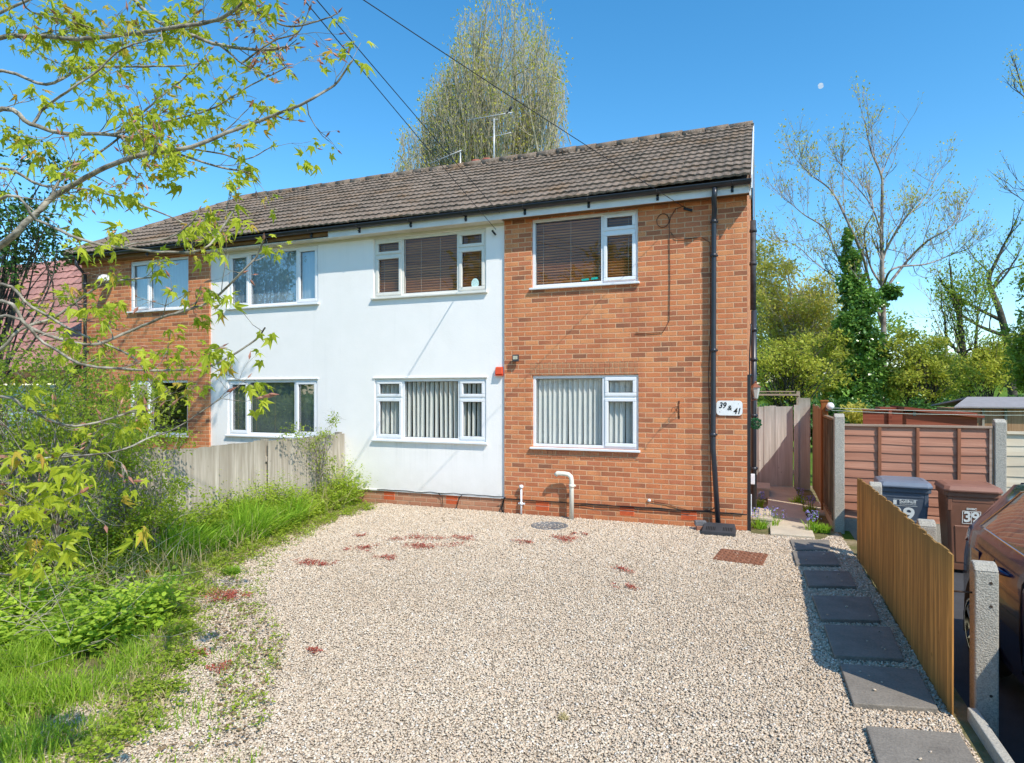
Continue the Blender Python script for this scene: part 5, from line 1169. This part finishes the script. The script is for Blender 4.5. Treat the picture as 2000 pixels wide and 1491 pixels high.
# ---- verge: weeds, grass, brambles
def region(rs,n,poly,zf=None):
    P=np.array(poly); lo=P.min(0); hi=P.max(0); Q=rs.uniform(lo,hi,(int(n*2.5),2)); Q=Q[inpoly(Q,poly)][:n]; return Q
VERGE=[(-6.72,-.05),(-6.15,-.3),(-6.2,-1.2),(-6.0,-2.2),(-5.75,-3.4),(-5.5,-4.4),(-5.0,-5.2),(-5.6,-6.6),(-6.7,-6.6)]
rs=np.random.RandomState(41)
def weeds(name,poly,n,hfun,leafn,size,mat,label,seed,shape=OVAL,cat='weeds'):
    rs=np.random.RandomState(seed); Q=region(rs,n,poly); n=len(Q); h=hfun(Q)*rs.uniform(.5,1.15,n); idx=np.repeat(np.arange(n),leafn); m=len(idx); f=rs.rand(m)**.7
    lean=rs.normal(size=(n,2))*.25; P=np.zeros((m,3)); P[:,:2]=Q[idx]+lean[idx]*(h[idx]*f)[:,None]; P[:,2]=h[idx]*f
    a=rs.rand(m)*6.283; Dr=np.stack([np.cos(a),np.sin(a),rs.uniform(-.3,.6,m)],1)
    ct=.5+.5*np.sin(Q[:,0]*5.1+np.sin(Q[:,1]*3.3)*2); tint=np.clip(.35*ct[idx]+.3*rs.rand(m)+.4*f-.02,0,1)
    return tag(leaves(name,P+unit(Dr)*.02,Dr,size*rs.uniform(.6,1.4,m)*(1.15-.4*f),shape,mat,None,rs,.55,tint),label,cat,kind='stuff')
def hv(Q): return np.clip((-Q[:,0]-5.60)*.6,.05,.62)*np.clip(.75+.35*np.sin(Q[:,1]*2.3+1),.3,1.2)*np.where(Q[:,1]>-2.1,1.45,1)
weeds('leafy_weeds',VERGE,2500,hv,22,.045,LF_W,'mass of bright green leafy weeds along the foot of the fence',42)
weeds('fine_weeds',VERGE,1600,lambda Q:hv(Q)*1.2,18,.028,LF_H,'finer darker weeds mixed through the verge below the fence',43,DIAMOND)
Q=region(rs,6000,[(-6.7,-1.9),(-6.1,-1.9),(-5.85,-3.0),(-5.9,-4.3),(-6.7,-4.6)]); P=np.c_[Q,np.zeros(len(Q))]
cl=.5+.5*np.sin(Q[:,1]*6+Q[:,0]*4); tag(blades('tall_grass',P,rs.uniform(.28,.60,len(P))*(.65+.4*cl),GR3,None,rs,.95,.008,(.12,.02),np.clip(.1+.8*rs.rand(len(P))*(.5+cl*.6),0,1)),'tall lush arching grass in front of the weathered fence','grass',kind='stuff')
LAWN=[(-2.35,-7.4),(-2.2,-7.0),(-2.9,-6.05),(-3.45,-5.6),(-4.6,-5.6),(-5.6,-6.1),(-6.2,-7.4)]
Q=region(rs,46000,LAWN); nz=np.sin(Q[:,0]*7.3+2*np.sin(Q[:,1]*4.1))*.5+.5; edge=np.clip((-Q[:,0]-2.55+(Q[:,1]+7)*-.75)/1.5,.06,1); patch=.5+.5*np.sin(Q[:,0]*3.1+1.7*np.sin(Q[:,1]*5.3+1))*np.cos(Q[:,1]*2.7); keep=rs.rand(len(Q))<(.10+.9*edge)*(.25+.75*nz)*(.25+.75*patch); Q=Q[keep]; nz=nz[keep]; edge=edge[keep]
H=rs.uniform(.05,.19,len(Q))*(.4+.9*nz)*(.35+.85*edge)
P=np.c_[Q,np.full(len(Q),-.01)]; dry=rs.rand(len(Q))<(.30-.2*edge)
tag(blades('rough_grass',P[~dry],H[~dry],GR1,None,rs,.9,.0036),'rough green grass in the bottom left corner','grass',kind='stuff')
tag(blades('dry_grass',P[dry],H[dry]*.8,GR2,None,rs,1.6,.003),'dry straw coloured grass stems among the green','grass',kind='stuff')
weeds('low_bramble',[(-4.35,-5.6),(-5.1,-5.15),(-5.9,-5.7),(-5.6,-6.6),(-4.4,-6.3)],750,lambda Q:.30+.16*np.sin(Q[:,0]*4),12,.062,LF_B,'low bramble with broad light green leaves beside the gravel at the left',44,OVAL,'bramble')
weeds('ground_weeds',[(-3.0,-7.2),(-2.65,-6.9),(-3.45,-5.95),(-4.5,-5.45),(-5.2,-4.5),(-5.9,-2.3),(-5.6,-2.0),(-5.1,-3.6),(-4.2,-4.8),(-3.3,-5.5),(-2.5,-6.6)],1300,lambda Q:.02+.05*(np.sin(Q[:,0]*6+Q[:,1]*4)>.3),10,.022,LF_H,'thin scattering of flat weeds creeping onto the gravel edge',45,DIAMOND)
Q=region(rs,1500,VERGE+[(-6.72,-6.6)]); tag(blades('straw_stems',np.c_[Q,np.zeros(len(Q))],rs.uniform(.12,.5,len(Q)),GR2,None,rs,1.2,.004),'dead straw coloured stems standing in the verge','dead stems',kind='stuff')
# ragged fringe where the verge creeps over the stones
ED=np.array([(-6.15,-.3),(-6.15,-1.2),(-6.0,-2.2),(-5.72,-3.4),(-5.35,-4.5),(-4.75,-5.3),(-4.1,-5.9),(-3.6,-6.5),(-3.2,-7.2)]); t_=rs.rand(900)*(len(ED)-1.001); i_=t_.astype(int); f_=(t_-i_)[:,None]; Pf=ED[i_]*(1-f_)+ED[i_+1]*f_
cl_=np.abs(np.sin(t_*5.3)*np.sin(t_*12.1+1)); Pf=Pf+rs.normal(size=Pf.shape)*.07+np.c_[.28*cl_,-.05*cl_]
n_=14; ix=np.repeat(np.arange(900),n_); a=rs.rand(900*n_)*6.28; PP=np.c_[Pf[ix]+rs.normal(size=(900*n_,2))*.03,rs.uniform(.01,.075,900*n_)*np.repeat(rs.uniform(.5,1.6,900),n_)]
tag(leaves('fringe_weeds',PP,np.stack([np.cos(a),np.sin(a),rs.uniform(-.1,.6,len(a))],1),rs.uniform(.012,.035,len(a)),OVAL,LF_H,None,rs,.6),'ragged fringe of small weeds along the gravel edge','weeds',kind='stuff')
Pd=ED[i_]*(1-f_)+ED[i_+1]*f_+rs.normal(size=(900,2))*.12; tag(blades('fringe_grass',np.c_[Pd,np.zeros(900)].repeat(5,0)+rs.normal(size=(4500,3))*np.array([.02,.02,0]),rs.uniform(.03,.12,4500),GR2,None,rs,1.8,.003),'dry matted grass along the gravel edge','grass',kind='stuff')
# dead sticks and bleached stems
lines=[]
for _ in range(240):
    q=region(rs,1,[(-4.2,-5.7),(-5.2,-4.9),(-6.5,-4.6),(-6.4,-6.8),(-4.4,-6.6)])
    if len(q)==0: continue
    p=np.array([q[0,0],q[0,1],rs.uniform(0,.25)]); d_=unit(rs.normal(size=3)*np.array([1,1,.45])+np.array([0,0,.25])); L=rs.uniform(.15,.7); lines.append((np.array([p,p+d_*L*.5+rs.normal(size=3)*.03,p+d_*L]),np.array([.003,.0025,.0015])))
tag(branch_mesh('dead_stems',lines,BK_P),'tangle of bleached dead stems in the verge','dead stems',kind='stuff')
# litter of fallen dry leaves on the verge
Q=region(rs,4200,[(-3.6,-7.2),(-2.6,-6.8),(-3.9,-5.7),(-5.6,-3.9),(-6.1,-1.2),(-5.9,-1.2),(-5.2,-4.2),(-3.2,-5.6),(-2.4,-6.8)]); a=rs.rand(len(Q))*6.28
tag(leaves('leaf_litter',np.c_[Q,rs.uniform(.012,.03,len(Q))],np.stack([np.cos(a),np.sin(a),rs.normal(size=len(Q))*.15],1),rs.uniform(.015,.04,len(Q)),OVAL,leafmat('dead_leaf',(.16,.09,.04),(.40,.28,.16),.1),None,rs,.9),'dry brown leaf litter along the gravel edge','leaf litter',kind='stuff')
# small tufts on the gravel
for (px_,py_,r,n,h,m_,lab) in ((455,1122,.13,160,.10,GR3,'small green weed tuft alone on the gravel left of centre'),(1490,1030,.10,150,.14,GR3,'green bluebell leaves at the foot of the house corner step'),(1610,1040,.12,190,.14,GR3,'green leafy tuft at the base of the tall concrete post'),(1100,1405,.05,60,.035,GR2,'faint brownish tuft on the gravel near the front')):
    g=G(px_,py_); a=rs.rand(n)*6.28; q=np.sqrt(rs.rand(n))*r*.6; P=np.stack([g[0]+np.cos(a)*q,g[1]+np.sin(a)*q,np.zeros(n)],1)
    tag(blades('grass_tuft',P,rs.uniform(.5,1.1,n)*h,m_,None,rs,1.3,.006),lab,'grass tuft')
SED=[(830,1062,.26,'largest red stonecrop patch in the middle of the gravel'),(905,1053,.12,'red stonecrop patch just right of the largest one'),(720,1074,.13,'thin red stonecrop strip left of the largest patch'),(600,1101,.13,'long red stonecrop streak furthest left in the open gravel'),(640,1106,.08,'small red stonecrop beside the long left streak'),(1025,1061,.09,'red stonecrop patch in front of the thin white vent pipe'),(1105,1054,.16,'red stonecrop patch in front of the round inspection cover'),(1225,1116,.09,'lone red stonecrop dot right of centre on the gravel'),(1232,1150,.07,'faint red stonecrop dot below the lone one right of centre'),(415,1170,.16,'red stonecrop patch at the shaded left gravel edge'),(460,1168,.12,'red stonecrop patch just inside the shaded left edge'),(760,1092,.10,'pale red stonecrop smear below the largest patch'),(705,1048,.06,'tiny red stonecrop spot above the thin strip'),(380,1277,.07,'small red stonecrop near the grass corner'),(432,1310,.07,'small red stonecrop nearest the viewer on the left'),(610,1278,.04,'tiny red stonecrop speck in the left foreground gravel'),(1132,1045,.07,'small red stonecrop close under the brick wall')]
for x,y,r,lab in SED:
    r*=1.25; g=G(x,y); n=int(70+r*r*9500); c=rs.normal(size=(9,2))*np.array([.6,.4])*r; k=rs.randint(9,size=n); q=c[k]+rs.normal(size=(n,2))*r*.22; a=rs.rand(n)*6.28
    tag(leaves('stonecrop_patch',np.c_[g[0]+q[:,0],g[1]+q[:,1],rs.uniform(.012,.032,n)],np.stack([np.cos(a),np.sin(a),rs.uniform(0,1,n)],1),rs.uniform(.010,.022,n),OVAL,RED,None,rs,.5),lab,'stonecrop','red stonecrop patches on the gravel')
# bluebells
BB=leafmat('bluebell_petal',(.25,.22,.60),(.50,.45,.85),.3)
for x,y,lab in ((1482,1003,'bluebells in front of the low corner step'),(1504,1000,'bluebells at the outer corner of the low step'),(1478,965,'bluebells between the two steps along the wall'),(1560,957,'bluebells at the far right end of the path by the gate'),(1583,975,'bluebells beside the orange post on the right of the path'),(1590,1010,'single bluebell stems beside the ribbed panel')):
    g=G(x,y+28); bb=empty('bluebell_clump',g,0,lab,'bluebells','bluebell clumps along the side path'); n=90; a=rs.rand(n)*6.28; q=rs.rand(n)*.12
    blades('foliage',np.stack([np.cos(a)*q,np.sin(a)*q,np.zeros(n)],1),rs.uniform(.08,.2,n),GR3,bb,rs,1.2,.007)
    n=70; st=rs.normal(size=(7,2))*.07; k=rs.randint(7,size=n); P=np.c_[st[k]+rs.normal(size=(n,2))*.018,rs.uniform(.17,.29,n)]; a=rs.rand(n)*6.28
    leaves('flower',P,np.stack([np.cos(a),np.sin(a),-.6+0*a],1),.028,OVAL,BB,bb,rs,.3)
    MBs=MB(); [MBs.tube([(s_[0]*.5,s_[1]*.5,0),(s_[0],s_[1],.27)],.003,4) for s_ in st]; MBs.build('stem',GR3,bb)
# dandelions
FL=leafmat('dandelion_seed_head',(.55,.55,.5),(.85,.85,.82),.5); YF=leafmat('dandelion_yellow',(.75,.42,.01),(.85,.60,.02),.2)
for x,y,h,mat_,r,lab in ((313,1297,.20,FL,.032,'white dandelion seed head further from the viewer'),(250,1418,.19,FL,.032,'white dandelion seed head nearer the viewer in the grass'),(288,1118,.16,YF,.022,'yellow dandelion flower among the left weeds')):
    d_=4.1 if y>1380 else (4.55 if y>1200 else 6.4); p=D(x,y,d_); e=empty('dandelion',(p[0],p[1],0),0,lab,'dandelion','dandelions in the verge'); z=p[2]
    dr=sphdir(rs,260,.0 if mat_ is FL else 1.5); leaves('flower_head',np.array([0,0,z])+dr*r*.35,dr,r*.75,DIAMOND,mat_,e,rs,.2); MB().tube([(.02,.01,0),(.0,.0,z*.5),(0,0,z)],.0028,5).build('stem',GR1,e)
# ------------------------------------------------------------------ background trees
def envtree(name,base,stems,P,label,bark,leafm,lsize,nleaf,seed,group=None,extra=None,leafspread=.15,shape=DIAMOND,budm=None):
    rs=np.random.RandomState(seed); root=empty(name,tuple(base),0,label,'tree',group); lines=[];tips=[]
    for s in stems: grow(rs,lines,tips,s[0],s[1],s[2],s[3],s[4],P)
    if extra:
        for pts,r0_,r1_,dens,lv in extra:
            sp=smooth_path(pts,5); rad=np.linspace(r0_,r1_,len(sp)); lines.append((sp,rad)); L=np.linalg.norm(np.diff(sp,axis=0),axis=1).sum()
            for j in range(int(L*dens)):
                i=min(len(sp)-2,max(1,int(len(sp)*(.2+.8*rs.rand())))); tg=unit(sp[i+1]-sp[i-1]); grow(rs,lines,tips,sp[i],unit(tg*.9+rs.normal(size=3)*.5+np.array([0,0,.25])),P['L2']*rs.uniform(.6,1.3),max(rad[i]*.5,.010),lv,P)
            grow(rs,lines,tips,sp[-1],unit(sp[-1]-sp[-2]),P['L2'],r1_,lv,P)
    if 'env' in P:
        E=P['env']; lines=[l for l in lines if E(l[0][-1])]; tips=[t for t in tips if E(t[0])]
    loc(branch_mesh('trunk_and_branches',lines,bark,root,.05),root)
    if nleaf:
        T=np.array([t[0] for t in tips]); TD=np.array([t[1] for t in tips]); i=rs.randint(len(T),size=nleaf); dn=.5+.5*np.sin(T[:,0]*1.3)*np.sin(T[:,2]*1.1+T[:,0]*.5)
        i=i[rs.rand(len(i))<(.2+.8*dn[i])]
        loc(leaves('crown',T[i]+rs.normal(size=(len(i),3))*leafspread,TD[i]+rs.normal(size=(len(i),3))*.6,lsize*rs.uniform(.6,1.3,len(i)),shape,leafm,root,rs,.3),root)
    print(name,len(lines),len(tips)); return root
# tall many-stemmed tree behind the roof
DT=34.0; bx=D(955,767,DT); base=np.array([bx[0],bx[1],0.0])
def env0(p):
    d=(p[0]-CAM[0])*FW[0]+(p[1]-CAM[1])*FW[1]; x=CX+FPX*((p[0]-CAM[0])*RT[0]+(p[1]-CAM[1])*RT[1])/d; y=HY-FPX*(p[2]-CAM[2])/d
    w=math.sin(x*.11)*10+math.sin(y*.13+x*.05)*9
    return x>np.interp(y,[-60,-10,40,100,140,240,330,420],[1000,940,905,868,862,800,778,775])+w and x<np.interp(y,[-60,-10,60,100,180,260,330,420],[1020,1050,1082,1090,1098,1100,1072,1050])+w*.5 and y>-30+w
stems=[]; rs=np.random.RandomState(3)
for k in range(32):
    t=(k/31-.5)*2 if k<24 else rs.uniform(-.45,.35); a=t*.44+rs.normal()*.07; dpt=rs.normal()*.16
    dirv=unit(np.array([math.sin(a)*RT[0]+dpt*FW[0],math.sin(a)*RT[1]+dpt*FW[1],math.cos(a)])); L=(11.4-4.6*abs(t)**1.6+rs.normal()*.4)
    stems.append((base+np.array([RT[0]*t*1.7,RT[1]*t*1.7,3.0]),dirv,L,.16,0))
P0=dict(levels=4,split=[7,5,3,2],wob=.07,up=.9,shrink=.47,spread=.44,rmin=.013,env=env0,taper=.45)
P0['from']=.22
envtree('tall_bare_tree',base,stems,P0,'tall pale many-stemmed tree in bud rising behind the roof ridge',BK_P,LF_O,.13,52000,5,None,None,.22)
# sparse tree with a pale trunk on the right
d1=26.0
def DD(l,d,j=0): return [D(x,y,d+ j*math.sin(i*1.7)) for i,(x,y) in enumerate(l)]
ex=[(DD([(1727,800),(1726,700),(1725,586),(1723,529),(1722,455),(1723,376),(1721,342),(1701,294),(1690,240)],d1),0.122,0.016,1.2,2),(DD([(1721,342),(1741,294),(1762,262)],d1,.3),0.029,0.012,2.7,3),
(DD([(1726,640),(1700,560),(1684,498),(1649,420),(1623,372),(1584,342),(1558,315)],d1,.8),0.072,0.012,1.9,2),(DD([(1726,600),(1690,560),(1640,510),(1614,450),(1571,420),(1545,398)],d1,-1),0.058,0.012,2.0,2),
(DD([(1725,570),(1771,511),(1810,472),(1854,446),(1878,415)],d1,.8),0.065,0.012,2.2,2),(DD([(1724,500),(1762,433),(1797,398),(1830,345)],d1,-.6),0.050,0.012,2.2,2),
(DD([(1725,560),(1745,525),(1810,516),(1858,498),(1898,484)],d1,-1.2),0.050,0.010,1.8,2),(DD([(1724,560),(1700,520),(1688,455),(1706,411),(1690,350)],d1,.9),0.050,0.012,2.0,2),(DD([(1724,600),(1660,560),(1600,520),(1555,480),(1520,470)],d1,1.4),0.043,0.008,1.8,2),(DD([(1724,460),(1700,400),(1660,350),(1640,320)],d1,-.7),0.036,0.010,2.2,2)]
P1=dict(levels=4,split=[5,5,4,2],wob=.09,up=.7,shrink=.60,spread=.55,rmin=.009,L2=1.0)
BK_T=barkmat('twiggy_grey_brown_bark',(.15,.12,.11),(.40,.34,.30),3)
envtree('sparse_budding_tree',D(1727,800,d1)[:2]+(0,),[],P1,'open budding tree with a pale trunk against the sky on the right','bark' and BK_T,LF_O,.10,7500,7,None,ex,.12)
# ivy on that trunk
def cloud(name,ells,n,size,mat,label,cat,seed,shape=IVY,up=.25,root_xy=None,shell=.45,stem=None,group=None):
    rs=np.random.RandomState(seed); w=np.array([e[1][0]*e[1][2] for e in ells]); w=w/w.sum(); k=rs.choice(len(ells),p=w,size=n); C=np.array([e[0] for e in ells])[k]; R=np.array([e[1] for e in ells])[k]
    u=unit(rs.normal(size=(n,3))); f=rs.rand(n,1)**shell; nz=1+.34*np.sin(u[:,:1]*9+k[:,None])*np.sin(u[:,2:3]*8+2*k[:,None]); P=C+u*R*f*nz
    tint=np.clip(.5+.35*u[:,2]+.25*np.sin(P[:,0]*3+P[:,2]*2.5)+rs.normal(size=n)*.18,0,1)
    root=empty(name,(C[0][0] if root_xy is None else root_xy[0],C[0][1] if root_xy is None else root_xy[1],0),0,label,cat,group)
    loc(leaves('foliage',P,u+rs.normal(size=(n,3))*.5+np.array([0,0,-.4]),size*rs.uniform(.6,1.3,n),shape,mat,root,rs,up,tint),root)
    if stem: loc(branch_mesh('stem',[(smooth_path(s_,4),np.linspace(.06,.02,len(smooth_path(s_,4)))) for s_ in stem],BK_D,root),root)
    return root
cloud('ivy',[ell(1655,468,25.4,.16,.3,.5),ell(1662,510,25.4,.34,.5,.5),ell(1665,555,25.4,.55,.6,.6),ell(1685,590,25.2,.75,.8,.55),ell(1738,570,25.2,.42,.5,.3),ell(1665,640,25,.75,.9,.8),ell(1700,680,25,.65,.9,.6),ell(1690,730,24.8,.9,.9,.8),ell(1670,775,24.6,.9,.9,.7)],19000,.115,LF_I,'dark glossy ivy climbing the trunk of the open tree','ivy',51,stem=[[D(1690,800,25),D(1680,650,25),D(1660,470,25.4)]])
GB='trees beyond the garden fences'
clumptree('olive_budding_tree',D(1545,800,30)[:2]+(0,),[ell(1490,560,30,1.2,2,2.6),ell(1550,590,30,1.9,2,2.2),ell(1620,610,30,1.2,2,1.9),ell(1560,690,29,2.6,2,1.9)],150,130,.15,LF_O,BK_P,'bushy olive green tree beside the house corner','tree',GB,61,.12,(.4,.85),DIAMOND,.5,1.6,.35,.035,3,.25)
clumptree('fresh_green_tree',D(1520,800,25)[:2]+(0,),[ell(1510,720,25,1.3,1.5,1.5),ell(1590,720,25,1.6,1.5,1.4)],80,130,.12,LF_YG,BK_D,'fresh green bushy tree low behind the side gate','tree',GB,62,.10,(.3,.65),DIAMOND,.4,1.2,.35,.03,3,.25)
clumptree('yellow_green_tree',D(1795,800,24)[:2]+(0,),[ell(1790,700,24,1.1,1.2,1.1),ell(1830,745,24,1.5,1.2,.9),ell(1770,750,24,1.1,1.2,.9)],100,130,.11,LF_YG,BK_D,'rounded yellow green bush right of the ivy','tree',GB,63,.07,(.25,.55),DIAMOND,.4,1.0,.4,.025,3,.2)
ex=[(DD([(1982,800),(1978,773),(1967,673),(1954,612),(1937,568),(1932,542),(1954,494)],30,.2),.22,.06,1.0,2),(DD([(1954,625),(1902,599),(1854,568)],30,.8),.09,.02,1.8,3),(DD([(1960,655),(1915,638),(1876,612),(1862,590)],30,-.8),.09,.02,1.6,3),(DD([(1937,568),(1960,530),(1990,520)],30,.5),.08,.02,1.6,3)]
P2=dict(levels=4,split=[3,3,3],wob=.1,up=.7,shrink=.6,spread=.5,rmin=.010,L2=1.3)
envtree('dark_leaning_tree',D(1982,800,30)[:2]+(0,),[],P2,'dark trunked thin tree leaning left at the right edge',BK_D,LF_G,.11,1700,9,GB,ex,.12)
ex=[(DD([(1888,800),(1884,777),(1882,695),(1871,607)],28,.2),.22,.09,1.0,2),(DD([(1890,800),(1900,740),(1905,680),(1910,610)],28,.3),.13,.04,1.6,2),(DD([(1882,700),(1850,660),(1845,620)],28,.6),.07,.03,1.5,3)]
envtree('twin_trunk_tree',D(1888,800,28)[:2]+(0,),[],P2,'pair of stout dark trunks with young leaves above the brown shed','bark' and BK_D,LF_G,.12,4500,10,GB,ex,.25)
clumptree('leafy_undergrowth_tree',D(1900,800,27)[:2]+(0,),[ell(1880,735,27,1.5,1,.8),ell(1940,700,27,1.1,1,1.0)],70,100,.12,LF_YG,BK_D,'light green saplings in front of the hill','tree',GB,64,.06,(.25,.55),DIAMOND,.4,1.0,.45,.02,3,.3)
clumptree('right_edge_tree',D(2030,800,22)[:2]+(0,),[ell(2022,680,22,.8,1.2,1.5),ell(2040,540,22,.7,1,1.0)],95,100,.12,LF_G,BK_D,'dense green tree cut off by the right edge','tree',GB,65,.12,(.25,.5),OVAL,.5,1.0,.35,.03)
ex=[(DD([(2120,767),(2110,400),(2060,260),(2005,190)],20,.2),.2,.03,.6,2),(DD([(2110,450),(2050,380),(1995,370)],20,.2),.05,.012,1.6,3),(DD([(2110,500),(2060,440),(1985,382)],20.3,.2),.04,.012,1.2,3)]
envtree('overhanging_edge_tree',D(2120,800,20)[:2]+(0,),[],dict(P2,L2=.8),'budding branches poking in from the upper right edge',BK_D,LF_O,.07,900,12,GB,ex,.08)
ex=[(DD([(1850+dx_*24,760),(1848+dx_*22,680),(1846+dx_*26,630)],55,.3),.2,.05,1.2,2) for dx_ in (0,1.2)]
envtree('hazy_bare_tree',D(1860,800,55)[:2]+(0,),[],dict(P2,L2=2.2,rmin=.02),'grey leafless tree far off above the hill','bark' and BK_P,None,.1,0,13,GB,ex)
clumptree('hill_tree',D(1760,760,60)[:2]+(2,),[ell(1700,690,60,5,4,4),ell(1600,680,60,7,4,5),ell(1500,670,60,7,4,6)],120,110,.35,LF_G,BK_D,'distant green trees on the rise behind the garden','tree',GB,66,.25,(1,2),DIAMOND,.4,.6,.4,.06)
clumptree('hill_tree',D(1990,740,58)[:2]+(3,),[ell(1995,705,58,2,3,1.6),ell(1840,715,58,2.5,3,1.3)],70,100,.3,LF_G,BK_D,'distant low trees beside the tiny brick house','tree',GB,67,.2,(.7,1.3),DIAMOND,.4,.6,.4,.05)
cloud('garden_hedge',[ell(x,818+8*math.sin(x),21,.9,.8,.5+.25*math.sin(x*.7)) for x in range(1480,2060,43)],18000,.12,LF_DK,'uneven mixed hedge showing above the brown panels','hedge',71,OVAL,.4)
# shrub of the small garden behind the panel
cloud('garden_shrub',[ell(1672,806,14,.28,.3,.22),ell(1690,818,14,.25,.3,.2)],1500,.06,LF_O,'small pale shrub just above the panel fence by the concrete post','shrub',72,DIAMOND,.4)
# ------------------------------------------------------------------ trees across the road (seen only mirrored in the window glass)
GR_='roadside trees across the road'
for i,(x,y,h,s_) in enumerate(((-7.5,-26,10.5,1.0),(-14.5,-24,10,1.0),(-22,-27,7,1.0),(-31,-24,5.5,1.0),(-1.5,-30,10,.9),(-40,-26,6,1.0))):
    clumptree('roadside_tree',(x,y,0),[((x,y,h*.62),(3.2*s_,2.6,h*.36))],60,60,.42,LF_G,BK_D,'broad roadside tree %s across the road'%(['opposite the brick bay','opposite the white wall','lower, opposite the left half','opposite the neighbour','furthest right','furthest left'][i]),'tree',GR_,80+i,.25,(.7,1.4),DIAMOND,.45,.5,.4,.06)
cloud('roadside_hedge',[((x,-20+.3*math.sin(x),.9),(1.6,.8,1.1)) for x in np.arange(-46,2,2.2)],16000,.22,LF_G,'long clipped hedge across the road','hedge',90,OVAL,.4)
# ------------------------------------------------------------------ camera, light, world
cam=bpy.data.cameras.new('Camera'); co=bpy.data.objects.new('Camera',cam); COL.objects.link(co); SC.camera=co
cam.sensor_fit='HORIZONTAL'; cam.sensor_width=36; cam.lens=FPX/2000*36; cam.shift_y=(HY-745.5)/2000; cam.clip_end=3000; cam.clip_start=.05
co.location=CAM; co.rotation_euler=(math.radians(90),0,YAW)
SD=Vector((.68,-.47,.94)).normalized()
sun=bpy.data.lights.new('Sun','SUN'); sun.energy=5.0; sun.angle=math.radians(.5); sun.color=(1,.925,.80)
so=bpy.data.objects.new('Sun',sun); COL.objects.link(so); so.rotation_euler=SD.to_track_quat('Z','Y').to_euler(); so.location=(8,-8,12)
w=bpy.data.worlds.new('World'); SC.world=w; w.use_nodes=True; t=w.node_tree; t.nodes.clear()
sk=t.nodes.new('ShaderNodeTexSky'); sk.sky_type='NISHITA'; sk.sun_disc=False; sk.sun_elevation=math.asin(SD.z); sk.sun_rotation=math.atan2(SD.x,SD.y)
sk.air_density=1.0; sk.dust_density=.2; sk.ozone_density=3.0; sk.altitude=200
hs=t.nodes.new('ShaderNodeHueSaturation'); hs.inputs['Saturation'].default_value=1.29; hs.inputs['Value'].default_value=1.66; hs.inputs['Hue'].default_value=.49
bg=t.nodes.new('ShaderNodeBackground'); bg.inputs['Strength'].default_value=.15; o=t.nodes.new('ShaderNodeOutputWorld')
t.links.new(sk.outputs[0],hs.inputs['Color']); t.links.new(hs.outputs[0],bg.inputs[0]); t.links.new(bg.outputs[0],o.inputs[0])
SC.view_settings.view_transform='Standard'; SC.view_settings.look='None'; SC.view_settings.exposure=0; SC.view_settings.gamma=1
SC.cycles.max_bounces=8; SC.cycles.transparent_max_bounces=16; SC.cycles.use_denoising=True; SC.cycles.sample_clamp_indirect=6
